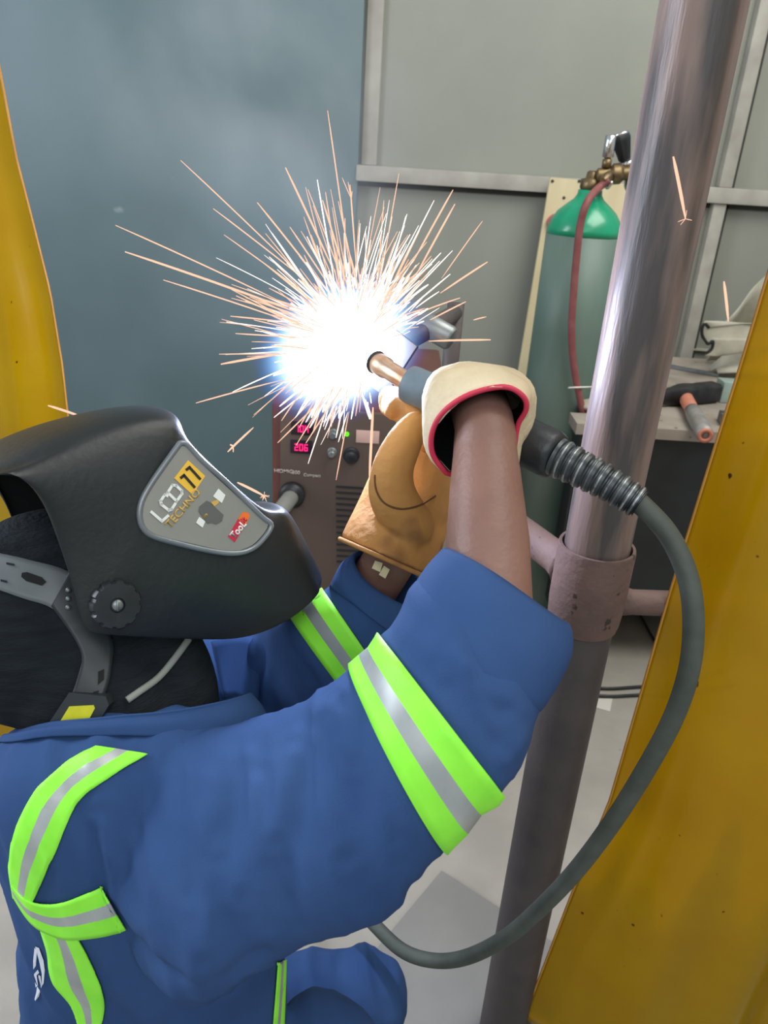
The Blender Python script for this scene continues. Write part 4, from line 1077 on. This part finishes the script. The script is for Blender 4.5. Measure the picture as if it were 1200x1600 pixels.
# window decal on the near side
DEC = [(283, 697), (262, 727), (238, 762), (226, 785), (223, 806), (229, 824), (246, 836), (290, 847), (340, 858), (368, 860), (388, 855), (404, 843), (419, 820), (404, 806), (360, 766), (318, 727), (294, 700)]
dp = hp_(320, 790); k_off = -9
for x in range(225, 425, 8):
    for y in range(690, 862, 8):
        h = onh(x, y)
        if h is not None and abs((x - 320) * .72 + (y - 790) * .69) < 120 and abs((x - 320) * .69 - (y - 790) * .72) < 95: k_off = max(k_off, (h - PA).dot(c_ax))
k_off = min(k_off, .03)
def dc(x, y, k=.0): return hp_(x, y, k_off + .002 + k)
DECs = catmull([V((x, y, 0)) for x, y in DEC] + [V((DEC[0][0], DEC[0][1], 0))], 4)[:-1]
m_dec = mat('grey_satin_decal', '84847C', '8B8B84', rough=.35, scale=6)
bm = bmesh.new(); prism(bm, [dc(p.x, p.y, 0) for p in DECs], -c_ax * .006)
dec = obj('side_decal', bm, m_dec, hel, smooth=False)
m_rimg = mat('polished_edge', '80868A', '6E7478', rough=.28, metal=.3, scale=10)
cx_, cy_ = 318, 785
rim = []
for p in DECs:
    d_ = V((p.x - cx_, p.y - cy_, 0)).normalized() * 5; rim.append(dc(p.x + d_.x, p.y + d_.y, -.001))
bm = bmesh.new(); tube(bm, rim + [rim[0], rim[1]], .0034, 10, cap=False); obj('decal_rim', bm, m_rimg, hel)
TX = dc(300, 756) - dc(250, 814); TY = dc(232, 792) - dc(275, 829)
TX.normalize(); TY = (TY - TX * TY.dot(TX)).normalized()
m_white = mat('white_ink', 'DDE0DA', rough=.5); m_yel = mat('yellow_ink', 'E3B53A', rough=.5); m_blk = mat('black_ink', '1C1A14', rough=.5); m_ochre = mat('ochre_ink', 'C9A24A', rough=.5)
m_redi = mat('red_ink', 'C22440', rough=.5); m_orai = mat('orange_ink', 'E8702A', rough=.5); m_dgrey = mat('dark_grey_ink', '5B5C58', rough=.5)
ct = c_ax * .0008
def decal_poly(name, pts, m, k=.0003):
    bm = bmesh.new(); prism(bm, [dc(x, y, k) for x, y in pts], c_ax * .0004); return obj(name, bm, m, hel, smooth=False)
def stroke(name, lines, w_, m, k=.0005):
    bm = bmesh.new()
    for ln in lines:
        for a, b in zip(ln, ln[1:]):
            A, B = dc(*a, k), dc(*b, k); d_ = (B - A).normalized(); s_ = c_ax.cross(d_).normalized() * w_ / 2; e_ = d_ * w_ * .45
            prism(bm, [A - e_ - s_, B + e_ - s_, B + e_ + s_, A - e_ + s_], c_ax * .0004)
    return obj(name, bm, m, hel, smooth=False)
Z = lambda pts: [(220 + x / 5.4545, 680 + y / 5.4545) for x, y in pts]
stroke('lettering_lcd', [Z([(92, 655), (180, 732), (230, 688)]), Z([(225, 515), (205, 505), (168, 560), (175, 590), (238, 640), (262, 632), (292, 585)]), Z([(228, 488), (270, 425), (300, 428), (348, 475), (350, 500), (305, 562), (228, 488)])], .0030, m_white)
decal_poly('yellow_square', Z([(402, 212), (548, 348), (440, 508), (284, 366)]), m_yel)
stroke('numeral', [Z([(345, 360), (368, 342), (455, 440)]), Z([(392, 292), (415, 274), (502, 370)])], .0030, m_blk, .0009)
text('TECHNO', dc(*Z([(250, 800)])[0], .0006), TX, TY, .0125, m_ochre, 'lettering_techno', hel, bold=.01, sx=1.02)
decal_poly('red_badge', Z([(742, 862), (830, 712), (890, 765), (800, 912)]), m_redi)
decal_poly('orange_badge', Z([(830, 712), (868, 655), (915, 660), (930, 690), (890, 765)]), m_orai)
text('TooL', dc(*Z([(798, 890)])[0], .0009), TX, TY, .0125, m_white, 'lettering_badge', hel, bold=.03, sx=.82)
text('it', dc(*Z([(882, 752)])[0], .0009), TX, TY, .011, m_redi, 'lettering_badge', hel, bold=.03, sx=.9)
decal_poly('printed_diagram', Z([(498, 610), (560, 558), (600, 575), (640, 620), (705, 680), (690, 735), (640, 762), (600, 745), (570, 755), (520, 690), (492, 650)]), m_dgrey)
decal_poly('printed_battery', Z([(662, 455), (720, 510), (690, 578), (616, 520)]), m_white)
decal_poly('printed_battery', Z([(498, 695), (548, 735), (525, 788), (470, 745)]), m_white)
decal_poly('printed_spark', Z([(600, 570), (655, 548), (668, 572), (625, 608), (602, 600)]), m_ochre)
decal_poly('printed_spark', Z([(525, 690), (560, 664), (572, 682), (540, 708)]), m_ochre)
# lens plate in the front frame, hidden from this side
bm = bmesh.new(); ln = []
for i, kk in ((4, .25), (7, .25), (7, .75), (4, .75)):
    Nn, B = hp_(*NB[i][0]), hp_(*NB[i][1]); ln.append(Nn - c_ax * HW * kk + (Nn - B).normalized() * .001)
prism(bm, ln, (hp_(*NB[5][0]) - hp_(*NB[5][1])).normalized() * .004); obj('lens_plate', bm, mat('dark_green_lens', '0E2A1E', rough=.08), hel, smooth=False)
# scalloped pivot knob
kp = onh(178, 943); kn_ = (c_ax + (kp - onh(178, 943)) * 0).normalized(); bm = bmesh.new(); n = 88; rg_ = []
ka = (CR - c_ax * CR.dot(c_ax)).normalized(); kb = c_ax.cross(ka)
for r_, z_ in ((.0255, -.004), (.0262, .002), (.0262, .010), (.0245, .013), (.008, .0135), (.007, .0115), (.0005, .0115)):
    row = []
    for i in range(n):
        t = 2 * math.pi * i / n; sc_ = 1 - (.075 * (math.cos(t * 11) > .35) if r_ > .02 else 0)
        row.append(kp + c_ax * z_ + (ka * math.cos(t) + kb * math.sin(t)) * r_ * sc_)
    rg_.append(row)
loft(bm, rg_); obj('pivot_knob', bm, m_blackpl, hel, sharp=30)
bm = bmesh.new(); lathe(bm, [(.006, .011), (.0055, .0138), (.001, .014)], kp, c_ax, 16); box(bm, (-.0012, -.006, .0138), (.0012, .006, .0145), Matrix.Translation(kp) @ Matrix((( ka.x, kb.x, c_ax.x, 0), (ka.y, kb.y, c_ax.y, 0), (ka.z, kb.z, c_ax.z, 0), (0, 0, 0, 1))))
obj('knob_screw', bm, m_zinc, hel)
# head harness worn over the balaclava: band, slots, straps, adjuster
m_band = mat('grey_nylon_band', '62686A', '747A7A', rough=.45, scale=12)
m_strap = mat('black_nylon_strap', '22282A', '2A3032', rough=.45, scale=12)
def sheet(name, ea, eb, m, lift, t, cols=8, n=10):
    ca, cb2 = catmull([V((x, y, 0)) for x, y in ea], n), catmull([V((x, y, 0)) for x, y in eb], n); rows = []; bm = bmesh.new()
    lastd = None
    for a, b in zip(ca, cb2):
        r = []
        for k in range(cols + 1):
            p = a.lerp(b, k / cols); h = onto(p.x, p.y, bt, lift)
            if h is None: h = P(p.x, p.y, .86) ; q = bt.find_nearest(h); h = q[0] + q[1] * lift
            r.append(h)
        rows.append(r)
    for _ in range(2):
        rows = [rows[0]] + [[(rows[i - 1][k] + rows[i][k] * 2 + rows[i + 1][k]) / 4 for k in range(cols + 1)] for i in range(1, len(rows) - 1)] + [rows[-1]]
    vr = [[bm.verts.new(p) for p in r] for r in rows]
    for a, b in zip(vr, vr[1:]):
        for k in range(cols): bm.faces.new((a[k], a[k + 1], b[k + 1], b[k]))
    o = obj(name, bm, m, hel); solid(o, t, 1); return o
sheet('head_band', [(-30, 862), (0, 867), (45, 877), (95, 890), (125, 905)], [(-30, 915), (0, 923), (40, 937), (80, 950), (125, 985)], m_band, .003, .002)
sheet('side_strap', [(80, 948), (98, 972), (118, 1002), (128, 1030), (122, 1060), (110, 1098)], [(110, 890), (150, 960), (172, 1000), (174, 1030), (170, 1065), (158, 1100)], m_strap, .004, .002)
def slot(pts, lift, name='band_slot'):
    q = [onto(x, y, bt, lift) for x, y in pts]; bm = bmesh.new()
    if all(q): prism(bm, q, (EYE - q[0]).normalized() * .001); obj(name, bm, m_inside, hel, smooth=False)
slot([(36, 898), (44, 897), (66, 904), (73, 911), (66, 917), (42, 910), (35, 904)], .0062); slot([(13, 882), (25, 884), (25, 887), (13, 885)], .0062); slot([(4, 908), (14, 910), (14, 913), (4, 911)], .0062)
slot([(153, 1050), (162, 1046), (162, 1062), (153, 1070)], .0068); slot([(147, 1080), (155, 1078), (152, 1092), (143, 1096)], .0068)
for y in (924, 937, 950):
    q = onto(105, y, bt, .009)
    if q: bm = bmesh.new(); ellipsoid(bm, q, (CR * .003, CU * .003, CF * .003), 10, 8); obj('rivet', bm, m_zinc, hel)
aq = [(108, 1082), (165, 1088), (170, 1102), (150, 1134), (72, 1136), (88, 1112)]
q0 = onto(130, 1112, bt, .0) or P(130, 1112, .86)
bm = bmesh.new(); prism(bm, [PP(x, y, q0 - CF * .012, CF) for x, y in aq], CF * .02); bevel(bm, .003); ad = obj('adjuster', bm, m_strap, hel, sharp=40)
bm = bmesh.new(); prism(bm, [PP(x, y, q0 - CF * .013, CF) for x, y in ((108, 1104), (146, 1102), (148, 1107), (139, 1124), (94, 1127))], CF * .002)
obj('yellow_label', bm, mat('yellow_plastic', 'D2D21E', 'C4C41C', rough=.5, scale=60), hel, smooth=False)
# pale chin strap under the shell
bm = bmesh.new(); cs_ = []
for x, y in ((293, 1000), (272, 1030), (245, 1060), (215, 1082), (198, 1094)):
    h = onto(x, y, bt, .003); cs_.append(h if h is not None else P(x, y, .88))
cc = catmull(cs_, 5); bm = bmesh.new(); tube(bm, cc, .0042, 8); obj('chin_strap', bm, mat('pale_elastic', '8E928A', rough=.8), hel)
# ------------------------------------------------------------------ light
w = bpy.data.worlds.new('workshop'); SC.world = w; w.use_nodes = True
bg = w.node_tree.nodes['Background']; bg.inputs['Color'].default_value = (.86, .94, 1.0, 1); bg.inputs['Strength'].default_value = .46
def area(name, loc, target, size, power, col=(1, 1, 1), sy=None):
    d = bpy.data.lights.new(name, 'AREA'); d.energy = power; d.size = size; d.color = col
    if sy: d.shape = 'RECTANGLE'; d.size_y = sy
    o = bpy.data.objects.new(name, d); COL.objects.link(o); o.location = loc
    o.rotation_euler = (V(target) - V(loc)).to_track_quat('-Z', 'Y').to_euler()
    return o
area('roof_light', (1.35, 1.35, 3.5), (.2, 2.0, .8), 2.2, 72, (1, .97, .90), 1.4)
area('roof_light', (.3, -1.6, 3.0), (.2, 1.2, .6), 2.6, 42, (.95, .98, 1.0), 1.6)
area('left_cool_fill', (-2.7, 1.05, 2.2), (.3, .95, 1.4), 1.3, 85, (.80, .87, 1.0), 1.8)  # added cool fill from the left to light the pipe, no actual door
l = bpy.data.lights.new('arc_light', 'POINT'); l.energy = 30; l.color = (.62, .70, 1.0); l.shadow_soft_size = .035
lo_ = bpy.data.objects.new('arc_light', l); COL.objects.link(lo_); lo_.location = P(552, 546, 1.14)
SC.cycles.use_denoising = True
SC.cycles.max_bounces = 8
SC.cycles.transparent_max_bounces = 12
SC.cycles.volume_step_rate = 1.5
SC.cycles.volume_bounces = 0
SC.cycles.sample_clamp_indirect = 4.0
